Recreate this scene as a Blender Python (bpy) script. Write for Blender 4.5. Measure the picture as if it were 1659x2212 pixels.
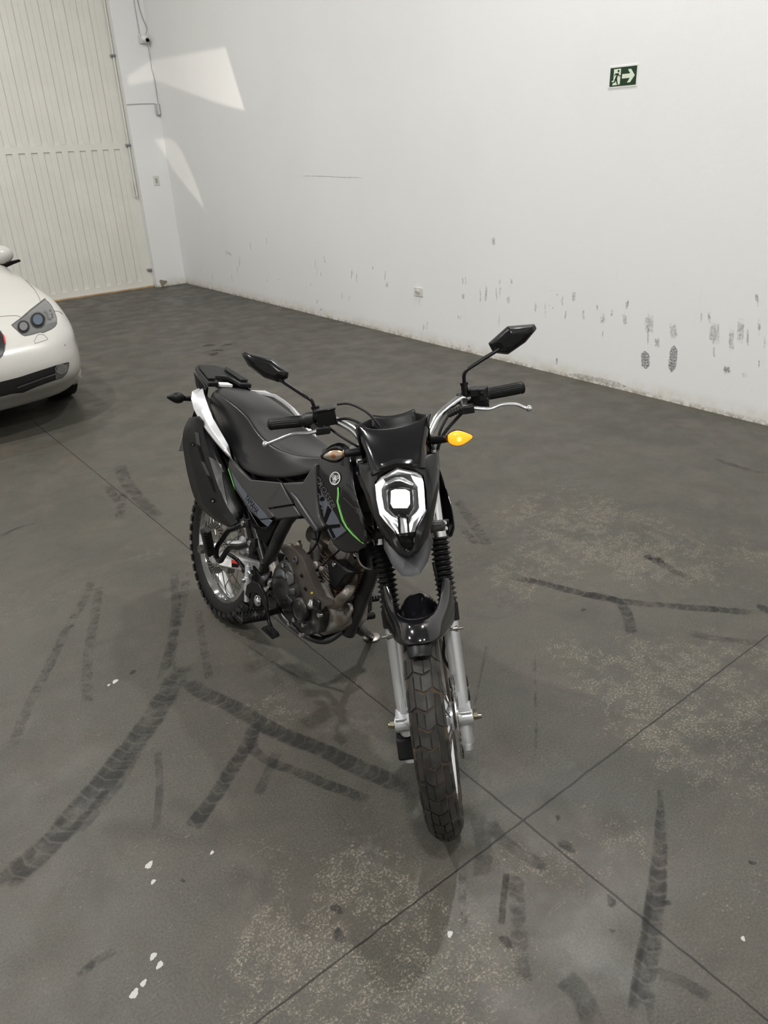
import bpy, bmesh, math, random
import numpy as np
from mathutils import Vector, Matrix
from mathutils.bvhtree import BVHTree
random.seed(7)
PI = math.pi
scene = bpy.context.scene
col = scene.collection
for o in list(bpy.data.objects): bpy.data.objects.remove(o)

# ------------------------------------------------------------------ camera
YAW, PITCH, ROLL, FPX, CAMH = 0.924894, 0.453574, -0.0480906, 1655.26, 1.7965
CX, CY = 829.5, 1106.0
def cam_axes():
    f = np.array([math.cos(PITCH)*math.cos(YAW), math.cos(PITCH)*math.sin(YAW), -math.sin(PITCH)])
    r = np.array([math.sin(YAW), -math.cos(YAW), 0.0]); u = np.cross(r, f)
    r2 = math.cos(ROLL)*r + math.sin(ROLL)*u; u2 = -math.sin(ROLL)*r + math.cos(ROLL)*u
    return np.array([r2, u2, -f]).T
RC = cam_axes()
cd = bpy.data.cameras.new('camera'); cam = bpy.data.objects.new('camera', cd); col.objects.link(cam)
cd.sensor_fit = 'VERTICAL'; cd.sensor_height = 36.0; cd.lens = 36.0*FPX/2212.0
cd.clip_start = 0.02; cd.clip_end = 100
cam.matrix_world = Matrix([[*RC[0], 0], [*RC[1], 0], [*RC[2], CAMH], [0, 0, 0, 1]])
scene.camera = cam

# ------------------------------------------------------------------ light
w = bpy.data.worlds.new('world'); scene.world = w; w.use_nodes = True
w.node_tree.nodes['Background'].inputs[0].default_value = (.9, .95, 1, 1)
w.node_tree.nodes['Background'].inputs[1].default_value = 0.15
scene.view_settings.view_transform = 'Standard'; scene.view_settings.look = 'None'
scene.view_settings.exposure = -0.64; scene.view_settings.gamma = 1.0
scene.view_settings.use_curve_mapping = False
def area(name, loc, size, power, color=(1, .99, .972), target=None, sy=None):
    l = bpy.data.lights.new(name, 'AREA'); l.shape = 'RECTANGLE'; l.size = size; l.size_y = sy or size
    l.energy = power; l.color = color
    o = bpy.data.objects.new(name, l); col.objects.link(o); o.location = loc
    if target is not None:
        o.rotation_euler = (Vector(target)-Vector(loc)).to_track_quat('-Z', 'Y').to_euler()
    return o
area('ceiling_lamp', (3.95, 2.95, 5.9), .18, 265)
area('ceiling_lamp', (-.6, 4.6, 5.9), .22, 335)
area('ceiling_lamp', (.9, 8.2, 5.9), .30, 165)
area('ceiling_lamp', (-.6, -1.2, 5.9), .35, 350)
area('ceiling_lamp', (-4.2, 5.5, 5.9), .5, 340)
area('ceiling_lamp', (1.8, -2.4, 5.9), .35, 120)

# ------------------------------------------------------------------ pixel and frame helpers
def cam_ray(px, py):
    d = RC @ np.array([(px-CX)/FPX, -(py-CY)/FPX, -1.0]); return np.array([0, 0, CAMH]), d
def floor_pt(px, py, z=0.0):
    o, d = cam_ray(px, py); t = (z-o[2])/d[2]; return Vector(o+d*t)
def plane_pt(px, py, ax, v):
    o, d = cam_ray(px, py); t = (v-o[ax])/d[ax]; return Vector(o+d*t)
BX, BY, BYAW, LEAN, STEER = 1.1012, 2.6175, -1.5992, 0.2465, -0.7428
RAKE, TRAIL, WB = math.radians(26.5), .10, 1.35
ROOT = Matrix.Translation((BX, BY, .004)) @ Matrix.Rotation(BYAW, 4, 'Z') @ Matrix.Rotation(-LEAN, 4, 'X')
_o = Vector((WB+TRAIL, 0, 0)); _d = Vector((-math.sin(RAKE), 0, math.cos(RAKE)))
TF = Matrix.Translation(_o) @ Matrix.Rotation(STEER, 4, _d) @ Matrix.Translation(-_o)
RI = ROOT.inverted(); FI = (ROOT @ TF).inverted()
def on(px, py, ax, v, front=False):       # a point of the bike on one of its own planes
    o, d = cam_ray(px, py); Mx = FI if front else RI
    o1 = Mx @ Vector(o); e = Mx @ Vector(o+d); dd = e-o1; i = 'xyz'.index(ax)
    return o1 + dd*((v-o1[i])/dd[i])

# ------------------------------------------------------------------ materials
def newmat(name):
    m = bpy.data.materials.new(name); m.use_nodes = True
    nt = m.node_tree; return m, nt, nt.nodes['Principled BSDF']
def mat(name, color, rough=.5, metal=0, noise=0, nscale=30, bump=0, bscale=200, coat=0, emis=None, estr=0, trans=0, alpha=1, spec=.5, dirt=None):
    m, nt, b = newmat(name)
    b.inputs['Base Color'].default_value = (*color, 1); b.inputs['Roughness'].default_value = rough
    b.inputs['Metallic'].default_value = metal; b.inputs['Coat Weight'].default_value = coat
    b.inputs['Coat Roughness'].default_value = .06
    b.inputs['Specular IOR Level'].default_value = spec
    b.inputs['Transmission Weight'].default_value = trans
    if emis: b.inputs['Emission Color'].default_value = (*emis, 1); b.inputs['Emission Strength'].default_value = estr
    tc = nt.nodes.new('ShaderNodeTexCoord')
    n = nt.nodes.new('ShaderNodeTexNoise'); n.inputs['Scale'].default_value = nscale; n.inputs['Detail'].default_value = 6
    nt.links.new(tc.outputs['Object'], n.inputs['Vector'])
    if noise or dirt:
        mx = nt.nodes.new('ShaderNodeMix'); mx.data_type = 'RGBA'
        r = nt.nodes.new('ShaderNodeValToRGB'); r.color_ramp.elements[0].position = .42; r.color_ramp.elements[1].position = .62
        nt.links.new(n.outputs['Fac'], r.inputs['Fac']); nt.links.new(r.outputs['Color'], mx.inputs['Factor'])
        c2 = dirt if dirt else tuple(min(1, c*(1+noise)) for c in color)
        mx.inputs['A'].default_value = (*color, 1); mx.inputs['B'].default_value = (*c2, 1)
        nt.links.new(mx.outputs['Result'], b.inputs['Base Color'])
    # a little variation of the gloss everywhere
    mr = nt.nodes.new('ShaderNodeMapRange'); mr.inputs['To Min'].default_value = max(0, rough*.85); mr.inputs['To Max'].default_value = min(1, rough*1.15)
    nt.links.new(n.outputs['Fac'], mr.inputs['Value']); nt.links.new(mr.outputs['Result'], b.inputs['Roughness'])
    if bump:
        n2 = nt.nodes.new('ShaderNodeTexNoise'); n2.inputs['Scale'].default_value = bscale; nt.links.new(tc.outputs['Object'], n2.inputs['Vector'])
        bp = nt.nodes.new('ShaderNodeBump'); bp.inputs['Strength'].default_value = bump; bp.inputs['Distance'].default_value = .001
        nt.links.new(n2.outputs['Fac'], bp.inputs['Height']); nt.links.new(bp.outputs['Normal'], b.inputs['Normal'])
    return m
MT = dict(
 plastic=mat('matte black plastic', (.006, .006, .0065), .42, spec=.26, bump=.14, bscale=600),
 satin=mat('satin black paint', (.004, .004, .0045), .27, spec=.32),
 gloss=mat('gloss black paint', (.005, .005, .006), .14, coat=.35),
 grey=mat('grey satin panel', (.042, .040, .039), .36, bump=.1, bscale=900),
 greymet=mat('grey metallic plastic', (.055, .055, .058), .40, .5),
 beakgrey=mat('grained dark grey plastic', (.030, .029, .031), .42, .3, bump=.3, bscale=900),
 bluegrey=mat('blue grey decal', (.085, .095, .115), .35),
 seat=mat('black seat vinyl', (.0055, .0055, .006), .28, spec=.36, nscale=3, bump=.04, bscale=900),
 rubber=mat('black rubber', (.006, .006, .006), .5, spec=.28, noise=.5, nscale=60),
 tread=mat('worn tyre tread', (.018, .0175, .016), .58, spec=.35, dirt=(.036, .034, .030), nscale=22),
 groove=mat('dusty tyre groove', (.016, .013, .010), .8, dirt=(.060, .043, .026), nscale=24),
 knob=mat('rear tyre knobs', (.009, .009, .009), .6, spec=.3, dirt=(.03, .029, .028), nscale=30),
 alu=mat('brushed silver aluminium', (.60, .61, .62), .33, .75),
 alubright=mat('polished aluminium', (.72, .73, .74), .2, 1),
 chrome=mat('chromed steel', (.78, .79, .80), .07, 1),
 rail=mat('silver painted grab rail', (.50, .50, .505), .35, .3),
 steel=mat('plain steel', (.32, .31, .29), .35, 1, dirt=(.18, .15, .12), nscale=80),
 dirtymetal=mat('dusty cast aluminium', (.30, .285, .26), .52, .5, dirt=(.16, .13, .10), nscale=25),
 rust=mat('dusty exhaust steel', (.34, .315, .285), .45, .6, dirt=(.25, .20, .16), nscale=12),
 fins=mat('dusty cylinder fins', (.15, .13, .105), .6, .3, dirt=(.16, .09, .055), nscale=10),
 castblack=mat('black engine casting', (.006, .006, .006), .38, spec=.35, dirt=(.035, .032, .028), nscale=14, bump=.2),
 bronze=mat('bronze grey guard', (.085, .072, .062), .4, .3, dirt=(.06, .05, .042), nscale=12),
 frame=mat('black frame paint', (.012, .012, .012), .35, noise=.8, nscale=12),
 disc=mat('brake disc steel', (.42, .40, .37), .3, 1),
 white=mat('white print', (.75, .75, .73), .5),
 red=mat('red print', (.5, .02, .02), .5),
 printblack=mat('black print', (.003, .003, .003), .6, spec=.1),
 printgrey=mat('grey print', (.22, .21, .20), .4),
 printtan=mat('faded grey print', (.10, .095, .09), .4),
 green=mat('lime green stripe', (.16, .50, .10), .4),
 led=mat('lit white led', (1, 1, 1), .3, emis=(1, .98, .95), estr=16),
 drl=mat('lit daytime strip', (1, 1, 1), .3, emis=(1, .92, .87), estr=2.6),
 reflector=mat('headlamp reflector', (.34, .35, .36), .3, .8),
 amber=mat('lit amber lens', (.9, .3, .02), .2, emis=(1, .25, .01), estr=2.7),
 ambercore=mat('lit amber bulb', (1, .6, .1), .2, emis=(1, .5, .05), estr=6),
 steeldark=mat('dark bolt steel', (.16, .15, .14), .35, 1),
 amberoff=mat('amber bulb unlit', (.75, .27, .08), .25),
 carpaint=mat('white car paint', (.49, .478, .445), .24, coat=.6),
 cardark=mat('dark car plastic', (.012, .012, .013), .35),
 carlamp=mat('car lamp inner grey', (.36, .36, .36), .22, .7),
 carlens=mat('car projector lens', (.10, .13, .17), .05, .2, coat=1),
 seam=mat('dark panel gap', (.10, .10, .095), .7),
 plate=mat('sign green', (.008, .035, .010), .35),
 glow=mat('sign pale green white', (.66, .72, .58), .4),
 cream=mat('cream door paint', (.70, .688, .63), .42, noise=.04, nscale=3),
 cover=mat('ivory plastic cover', (.62, .61, .56), .4),
 wire=mat('grey cable sheath', (.25, .25, .25), .5),
 wood=mat('tan threshold strip', (.38, .25, .13), .6, noise=.3, nscale=12),
)
def glassmat(name, tint=(1, 1, 1), rough=.02, mixf=.75):
    m = bpy.data.materials.new(name); m.use_nodes = True; nt = m.node_tree; nt.nodes.clear()
    out = nt.nodes.new('ShaderNodeOutputMaterial'); mx = nt.nodes.new('ShaderNodeMixShader')
    t = nt.nodes.new('ShaderNodeBsdfTransparent'); t.inputs[0].default_value = (*tint, 1)
    g = nt.nodes.new('ShaderNodeBsdfGlossy'); g.inputs['Roughness'].default_value = rough
    fr = nt.nodes.new('ShaderNodeFresnel'); fr.inputs['IOR'].default_value = 1.5
    nt.links.new(fr.outputs[0], mx.inputs[0]); nt.links.new(t.outputs[0], mx.inputs[1]); nt.links.new(g.outputs[0], mx.inputs[2])
    nt.links.new(mx.outputs[0], out.inputs['Surface']); return m
MT['clear'] = glassmat('clear lamp glass', (.93, .94, .93))
MT['smoke'] = glassmat('smoked glass', (.25, .25, .26))

# ------------------------------------------------------------------ mesh helpers
class MB:
    def __init__(s): s.v = []; s.f = []; s.mi = []; s.cur = 0; s.uv = {}
    def add(s, vs, fs):
        b = len(s.v); s.v += [Vector(p) for p in vs]
        for f in fs: s.f.append([b+i for i in f]); s.mi.append(s.cur)
        return s
    def box(s, c, size, R=None, taper=1):
        c = Vector(c); h = [x/2 for x in size]; vs = []
        for z in (-1, 1):
            for x, y in ((-1, -1), (1, -1), (1, 1), (-1, 1)):
                t = taper if z > 0 else 1
                p = Vector((x*h[0]*t, y*h[1]*t, z*h[2])); vs.append(c+(R @ p if R else p))
        return s.add(vs, [(3, 2, 1, 0), (4, 5, 6, 7), (0, 1, 5, 4), (1, 2, 6, 5), (2, 3, 7, 6), (3, 0, 4, 7)])
    def tube(s, pts, r, n=12, smooth=0, flat=None, up=None):
        pts = [Vector(p) for p in pts]
        rs = list(r) if isinstance(r, (list, tuple)) else [r]*len(pts)
        if smooth and len(pts) > 2: pts, rs = catmull(pts, rs, smooth)
        vs = []; prev = None
        for i, p in enumerate(pts):
            t = (pts[min(i+1, len(pts)-1)]-pts[max(i-1, 0)]).normalized()
            if prev is None:
                a = Vector(up) if up else (Vector((0, 0, 1)) if abs(t.z) < .9 else Vector((1, 0, 0)))
            else: a = prev
            u = (a - t*a.dot(t)).normalized(); v = t.cross(u); prev = u
            for k in range(n):
                an = 2*PI*k/n; vs.append(p + u*math.cos(an)*rs[i]*(flat or 1) + v*math.sin(an)*rs[i])
        fs = []
        for i in range(len(pts)-1):
            for k in range(n): fs.append((i*n+k, i*n+(k+1) % n, (i+1)*n+(k+1) % n, (i+1)*n+k))
        fs.append(tuple(range(n-1, -1, -1))); fs.append(tuple((len(pts)-1)*n+k for k in range(n)))
        return s.add(vs, fs)
    def lathe(s, prof, c, axis, n=32, a0=0, a1=2*PI, closed=False):
        c = Vector(c); ax = Vector(axis).normalized()
        a = Vector((0, 0, 1)) if abs(ax.z) < .9 else Vector((1, 0, 0))
        u = (a-ax*a.dot(ax)).normalized(); v = ax.cross(u); vs = []; full = abs(a1-a0-2*PI) < 1e-4
        m = n if full else n+1
        for r, h in prof:
            for k in range(m):
                an = a0+(a1-a0)*k/n; vs.append(c+ax*h+(u*math.cos(an)+v*math.sin(an))*r)
        fs = []; P = len(prof)
        for i in range(P if closed else P-1):
            j = (i+1) % P
            for k in range(n):
                k2 = (k+1) % m; fs.append((i*m+k, i*m+k2, j*m+k2, j*m+k))
        if not closed and full:
            if prof[0][0] > 1e-5: fs.append(tuple(range(m)))
            if prof[-1][0] > 1e-5: fs.append(tuple((P-1)*m+k for k in range(m-1, -1, -1)))
        return s.add(vs, fs)
    def grid(s, rows, closed=False):
        n = len(rows[0]); vs = [p for r in rows for p in r]; fs = []
        for i in range(len(rows)-1):
            for k in range(n if closed else n-1): fs.append((i*n+k, i*n+(k+1) % n, (i+1)*n+(k+1) % n, (i+1)*n+k))
        return s.add(vs, fs)
    def prism(s, poly, d):                # polygon (3-D points) extruded by vector d
        n = len(poly); d = Vector(d); poly = [Vector(p) for p in poly]
        return s.add(poly+[p+d for p in poly], [tuple(range(n))]+[tuple(range(2*n-1, n-1, -1))]+[(i, i+n, (i+1) % n+n, (i+1) % n) for i in range(n)])
    def sphere(s, c, r, n=16, sc=(1, 1, 1), R=None):
        c = Vector(c); vs = []; m = n//2
        for i in range(m+1):
            th = PI*i/m
            for k in range(n):
                an = 2*PI*k/n; p = Vector((math.sin(th)*math.cos(an)*sc[0], math.sin(th)*math.sin(an)*sc[1], math.cos(th)*sc[2]))*r
                vs.append(c+(R @ p if R else p))
        return s.add(vs, [(i*n+k, (i+1)*n+k, (i+1)*n+(k+1) % n, i*n+(k+1) % n) for i in range(m) for k in range(n)])
    def build(s, name, m, parent=None, T=None, bevel=0, sub=0, solid=0, angle=35, smooth=True, recalc=True, soff=-1):
        vs = [T @ p for p in s.v] if T is not None else s.v
        me = bpy.data.meshes.new(name); me.from_pydata([tuple(p) for p in vs], [], s.f)
        ms = m if isinstance(m, (list, tuple)) else [m]
        for x in ms: me.materials.append(MT[x] if isinstance(x, str) else x)
        for p, i in zip(me.polygons, s.mi): p.material_index = i
        bm = bmesh.new(); bm.from_mesh(me)
        bmesh.ops.remove_doubles(bm, verts=bm.verts, dist=1e-5)
        bmesh.ops.dissolve_degenerate(bm, edges=bm.edges, dist=1e-6)
        if recalc: bmesh.ops.recalc_face_normals(bm, faces=bm.faces)
        bm.to_mesh(me); bm.free()
        if smooth:
            me.shade_smooth()
            if not sub: me.set_sharp_from_angle(angle=math.radians(angle))
        o = bpy.data.objects.new(name, me); col.objects.link(o)
        if parent: o.parent = parent
        if solid:
            q = o.modifiers.new('solid', 'SOLIDIFY'); q.thickness = solid; q.offset = soff
        if bevel:
            q = o.modifiers.new('bevel', 'BEVEL'); q.width = bevel; q.segments = 2; q.limit_method = 'ANGLE'; q.angle_limit = math.radians(30)
        if sub:
            q = o.modifiers.new('sub', 'SUBSURF'); q.levels = sub; q.render_levels = sub
        return o
def catmull(pts, rs, k):
    P = []; Rr = []; n = len(pts)
    for i in range(n-1):
        p0, p1, p2, p3 = pts[max(i-1, 0)], pts[i], pts[i+1], pts[min(i+2, n-1)]
        for j in range(k):
            t = j/k
            P.append(.5*((2*p1)+(p2-p0)*t+(2*p0-5*p1+4*p2-p3)*t*t+(3*p1-p0-3*p2+p3)*t**3)); Rr.append(rs[i]*(1-t)+rs[i+1]*t)
    P.append(pts[-1]); Rr.append(rs[-1]); return P, Rr
def tag(o, label=None, cat=None, group=None, kind=None):
    if label: o['label'] = label
    if cat: o['category'] = cat
    if group: o['group'] = group
    if kind: o['kind'] = kind
    return o
def empty(name, M):
    o = bpy.data.objects.new(name, None); col.objects.link(o); o.empty_display_size = .1
    o.matrix_world = M; return o
def mir(p): return Vector((p[0], -p[1], p[2]))

# shapes laid onto a surface (a decal, an inset lamp): outline in the picture, depth from the surface
def world_bvh(objs):
    vs = []; fs = []; bpy.context.view_layer.update(); dg = bpy.context.evaluated_depsgraph_get()
    for o, M in objs:
        me = o.evaluated_get(dg).to_mesh(); b = len(vs); vs += [M @ v.co for v in me.vertices]
        fs += [[b+i for i in p.vertices] for p in me.polygons]
    return BVHTree.FromPolygons(vs, fs)
def lay(polys, bvh, name, m, parent, Minv, lift=.0015, thick=.0, maxe=12, smooth=True):
    bm = bmesh.new()
    for poly in polys:
        vs = [bm.verts.new((x, y, 0)) for x, y in poly]
        try: bm.faces.new(vs)
        except ValueError: pass
    bm.normal_update()
    bmesh.ops.triangulate(bm, faces=bm.faces[:], ngon_method='EAR_CLIP')
    for _ in range(4):
        es = [e for e in bm.edges if e.calc_length() > maxe]
        if not es: break
        bmesh.ops.subdivide_edges(bm, edges=es, cuts=1); bmesh.ops.triangulate(bm, faces=[f for f in bm.faces if len(f.verts) > 3])
    bad = []
    for v in bm.verts:
        o, d = cam_ray(v.co.x, v.co.y); d = Vector(d).normalized()
        loc, nor, i, dist = bvh.ray_cast(Vector(o), d)
        if loc is None:
            loc, nor, i, dist = bvh.find_nearest(Vector(o)+d*2.0)
            if len(bm.verts) and parent is None: pass
            # outside the surface: drop it
            bad.append(v); v.co = Minv @ loc; continue
        if nor.dot(d) > 0: nor = -nor
        v.co = Minv @ (loc+nor*lift)
    if bad: bmesh.ops.delete(bm, geom=bad, context='VERTS')
    # drop faces stretched over a silhouette
    bm.normal_update()
    me = bpy.data.meshes.new(name); bm.to_mesh(me); bm.free()
    me.materials.append(MT[m] if isinstance(m, str) else m)
    if smooth: me.shade_smooth(); me.set_sharp_from_angle(angle=math.radians(40))
    o = bpy.data.objects.new(name, me); col.objects.link(o); o.parent = parent
    if thick:
        q = o.modifiers.new('solid', 'SOLIDIFY'); q.thickness = thick; q.offset = 0
    return o
def strip(pts, wd):                       # thin line of width wd in the picture, as quads
    out = []
    for a, b in zip(pts[:-1], pts[1:]):
        a = Vector(a); b = Vector(b); t = (b-a).normalized(); n = Vector((-t.y, t.x))*wd/2
        out.append([tuple(a-n), tuple(b-n), tuple(b+n), tuple(a+n)])
    return out
def circ(cx, cy, rx, ry=None, n=20, rot=0, a0=0, a1=2*PI):
    ry = ry or rx; c, s = math.cos(rot), math.sin(rot); out = []
    for k in range(n):
        a = a0+(a1-a0)*k/(n if a1-a0 > 6.2 else n-1); x, y = rx*math.cos(a), ry*math.sin(a); out.append((cx+x*c-y*s, cy+x*s+y*c))
    return out
def text_polys(txt, A, B, up, hgt=None):
    cu = bpy.data.curves.new('t', 'FONT'); cu.body = txt; cu.resolution_u = 2
    o = bpy.data.objects.new('t', cu); col.objects.link(o); bpy.context.view_layer.update()
    me = o.evaluated_get(bpy.context.evaluated_depsgraph_get()).to_mesh()
    xs = [v.co.x for v in me.vertices]; ys = [v.co.y for v in me.vertices]
    x0, x1, y0, y1 = min(xs), max(xs), min(ys), max(ys); A = Vector(A); B = Vector(B); up = Vector(up)
    P = [A+(B-A)*((v.co.x-x0)/(x1-x0))+up*((v.co.y-y0)/(y1-y0)) for v in me.vertices]
    out = [[tuple(P[i]) for i in p.vertices] for p in me.polygons]
    bpy.data.objects.remove(o); bpy.data.curves.remove(cu); return out

# ------------------------------------------------------------------ the setting
XW, YC, YD = 4.845, 11.02, 11.15          # right wall, column face, door face
X0, Y0, ZC = -7.0, -5.0, 6.2
def S(n): return n                          # readability only
# --- floor material: worn grey paint, speckled where it has rubbed through, saw-cut joints
def floor_material():
    m, nt, b = newmat('worn grey painted concrete'); N = nt.nodes.new; L = nt.links.new
    geo = N('ShaderNodeNewGeometry'); pos = geo.outputs['Position']
    def noise(scale, detail=4, rough=.55, vec=None, dist=0):
        n = N('ShaderNodeTexNoise'); n.inputs['Scale'].default_value = scale; n.inputs['Detail'].default_value = detail
        n.inputs['Roughness'].default_value = rough; n.inputs['Distortion'].default_value = dist; L(vec or pos, n.inputs['Vector']); return n.outputs['Fac']
    def math_(op, a, b_=None, c=None, clamp=False):
        n = N('ShaderNodeMath'); n.operation = op; n.use_clamp = clamp
        for i, x in enumerate((a, b_, c)):
            if x is None: continue
            if isinstance(x, (int, float)): n.inputs[i].default_value = x
            else: L(x, n.inputs[i])
        return n.outputs[0]
    def ramp(v, lo, hi, a=0, c=1):
        n = N('ShaderNodeMapRange'); n.interpolation_type = 'SMOOTHSTEP'
        for k, x in (('From Min', lo), ('From Max', hi), ('To Min', a), ('To Max', c)): n.inputs[k].default_value = x
        L(v, n.inputs['Value']); return n.outputs['Result']
    def mix(f, a, c):
        n = N('ShaderNodeMix'); n.data_type = 'RGBA'
        for k, x in (('Factor', f), ('A', a), ('B', c)):
            if isinstance(x, (int, float)): n.inputs[k].default_value = x
            elif isinstance(x, tuple): n.inputs[k].default_value = (*x, 1)
            else: L(x, n.inputs[k])
        return n.outputs['Result']
    c = mix(ramp(noise(.9, 5), .35, .65), (.040, .0385, .029), (.062, .0575, .046))
    c = mix(ramp(noise(2.6, 6, .6, dist=.4), .45, .7, 0, .75), c, (.078, .063, .050))
    c = mix(ramp(noise(9, 6, .65), .52, .72, 0, .3), c, (.042, .040, .034))
    c = mix(ramp(noise(160, 2), .3, .7, 0, .6), c, (.095, .089, .075))
    # worn places
    blobs = None
    for x, y, r, s in FLOOR_WORN:
        vd = N('ShaderNodeVectorMath'); vd.operation = 'DISTANCE'; L(pos, vd.inputs[0]); vd.inputs[1].default_value = (x, y, 0)
        k = ramp(vd.outputs['Value'], r*1.9, r*.0, 0, s); blobs = k if blobs is None else math_('ADD', blobs, k)
    wear = math_('MINIMUM', 1.0, math_('MULTIPLY', math_('ADD', math_('MINIMUM', blobs, 1.0), ramp(noise(1.7, 3), .44, .68, .32, .75)), math_('MULTIPLY', ramp(noise(6.5, 6, .7, dist=.6), .32, .60, .3, 1.0), ramp(noise(24, 5, .75), .36, .60, .35, 1.15))))
    # speckle: the higher the wear the lower the threshold
    sp = noise(130, 5, .95); th = math_('SUBTRACT', .675, math_('MULTIPLY', wear, .150))
    spk = math_('MULTIPLY', math_('SUBTRACT', sp, th), 22.0, clamp=True)
    c = mix(math_('MULTIPLY', spk, .66), c, (.36, .32, .245))
    sp2 = noise(38, 4, .8); spk2 = math_('MULTIPLY', math_('SUBTRACT', sp2, math_('SUBTRACT', .77, math_('MULTIPLY', wear, .12))), 18.0, clamp=True)
    c = mix(math_('MULTIPLY', spk2, .55), c, (.36, .33, .275))
    fl_ = noise(70, 3, .8); c = mix(math_('MULTIPLY', math_('SUBTRACT', fl_, .705), 26.0, clamp=True), c, (.42, .40, .35))
    grime = noise(3.5, 8, .75, dist=1.0); c = mix(ramp(grime, .46, .70, 0, .5), c, (.045, .043, .038))
    # scratches
    mp = N('ShaderNodeMapping'); mp.inputs['Scale'].default_value = (1, 9, 1); mp.inputs['Rotation'].default_value = (0, 0, .9); L(pos, mp.inputs['Vector'])
    sc = noise(9, 5, .8, mp.outputs[0], 1.2); c = mix(ramp(sc, .63, .71, 0, .42), c, (.24, .22, .185))
    # saw-cut joints
    sx = N('ShaderNodeSeparateXYZ'); L(pos, sx.inputs[0]); J = None
    wob = math_('MULTIPLY', math_('SUBTRACT', noise(14, 4), .5), .010)
    for ax, v in (('X', 1.25), ('Y', 1.06), ('Y', 6.0), ('X', -3.75), ('Y', -3.9)):
        d = math_('ABSOLUTE', math_('ADD', math_('SUBTRACT', sx.outputs[ax], v), wob))
        k = ramp(d, .0040, .0016, 0, .85 if v < 5 else .45); J = k if J is None else math_('MAXIMUM', J, k)
    c = mix(J, c, (.010, .009, .007))
    L(c, b.inputs['Base Color'])
    L(math_('ADD', ramp(noise(5, 5), .3, .7, .36, .56), math_('MULTIPLY', spk, .2)), b.inputs['Roughness'])
    b.inputs['Specular IOR Level'].default_value = .30
    bp = N('ShaderNodeBump'); bp.inputs['Strength'].default_value = .25; bp.inputs['Distance'].default_value = .002
    L(math_('SUBTRACT', math_('ADD', noise(60, 4), math_('MULTIPLY', spk, .3)), math_('MULTIPLY', J, 2.0)), bp.inputs['Height']); L(bp.outputs['Normal'], b.inputs['Normal'])
    return m
FLOOR_WORN = [(*floor_pt(px, py).xy, r, s) for px, py, r, s in
    [(820, 2080, .20, .9), (690, 2150, .17, .9), (600, 1990, .13, .6), (520, 1850, .09, .5), (340, 1830, .10, .45), (800, 1900, .12, .9), (930, 2150, .17, .8), (1060, 2090, .12, .6),
     (1540, 1600, .28, .8), (1440, 1560, .2, .5), (1640, 1470, .3, .6), (1230, 1110, .38, .8), (1300, 1190, .38, .7), (1320, 1440, .25, .6), (1450, 1470, .25, .55), (640, 2060, .12, .7),
     (1300, 1780, .15, .4), (1600, 1930, .15, .3), (595, 1510, .10, .5), (1180, 1890, .1, .5), (1650, 1200, .5, .5), (1560, 2190, .12, .35), (1080, 1230, .25, .4), (800, 2200, .15, .9), (560, 2150, .10, .4)]]
def mark_material(name, color, a, tread=0, scale=9, lo=.35, hi=.6):
    m, nt, b = newmat(name); N = nt.nodes.new; L = nt.links.new
    b.inputs['Base Color'].default_value = (*color, 1); b.inputs['Roughness'].default_value = .6
    b.inputs['Specular IOR Level'].default_value = .3
    uv = N('ShaderNodeUVMap'); sx = N('ShaderNodeSeparateXYZ'); L(uv.outputs[0], sx.inputs[0])
    def mm(op, x, y=None, clamp=False):
        n = N('ShaderNodeMath'); n.operation = op; n.use_clamp = clamp
        for i, q in enumerate((x, y)):
            if q is None: continue
            if isinstance(q, (int, float)): n.inputs[i].default_value = q
            else: L(q, n.inputs[i])
        return n.outputs[0]
    e = mm('MULTIPLY', mm('MULTIPLY', sx.outputs[0], mm('SUBTRACT', 1.0, sx.outputs[0])), 7.0, True)
    uf = N('ShaderNodeUVMap'); uf.uv_map = 'ends'; sf = N('ShaderNodeSeparateXYZ'); L(uf.outputs[0], sf.inputs[0]); uv.uv_map = 'UVMap'
    e = mm('MULTIPLY', e, sf.outputs[0])                                # fades at the sides and at both ends
    geo = N('ShaderNodeNewGeometry'); n = N('ShaderNodeTexNoise'); n.inputs['Scale'].default_value = scale; n.inputs['Detail'].default_value = 8; n.inputs['Roughness'].default_value = .7
    L(geo.outputs['Position'], n.inputs['Vector'])
    r = N('ShaderNodeMapRange'); r.inputs['From Min'].default_value = lo; r.inputs['From Max'].default_value = hi; L(mm('ADD', n.outputs['Fac'], mm('MULTIPLY', mm('SUBTRACT', e, 1.0), .22)), r.inputs['Value'])      # ragged edge
    al = mm('MULTIPLY', mm('MULTIPLY', mm('MULTIPLY', e, 2.2, True), r.outputs['Result']), a)
    if tread:
        ph = mm('ADD', mm('MULTIPLY', sx.outputs[1], tread), mm('MULTIPLY', mm('ABSOLUTE', mm('SUBTRACT', sx.outputs[0], .5)), 5.0))
        t = mm('MULTIPLY', mm('ADD', mm('SINE', ph), .92), 4.0, True); al = mm('MULTIPLY', al, mm('ADD', mm('MULTIPLY', t, .55), .45))
    L(al, b.inputs['Alpha']); return m
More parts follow.
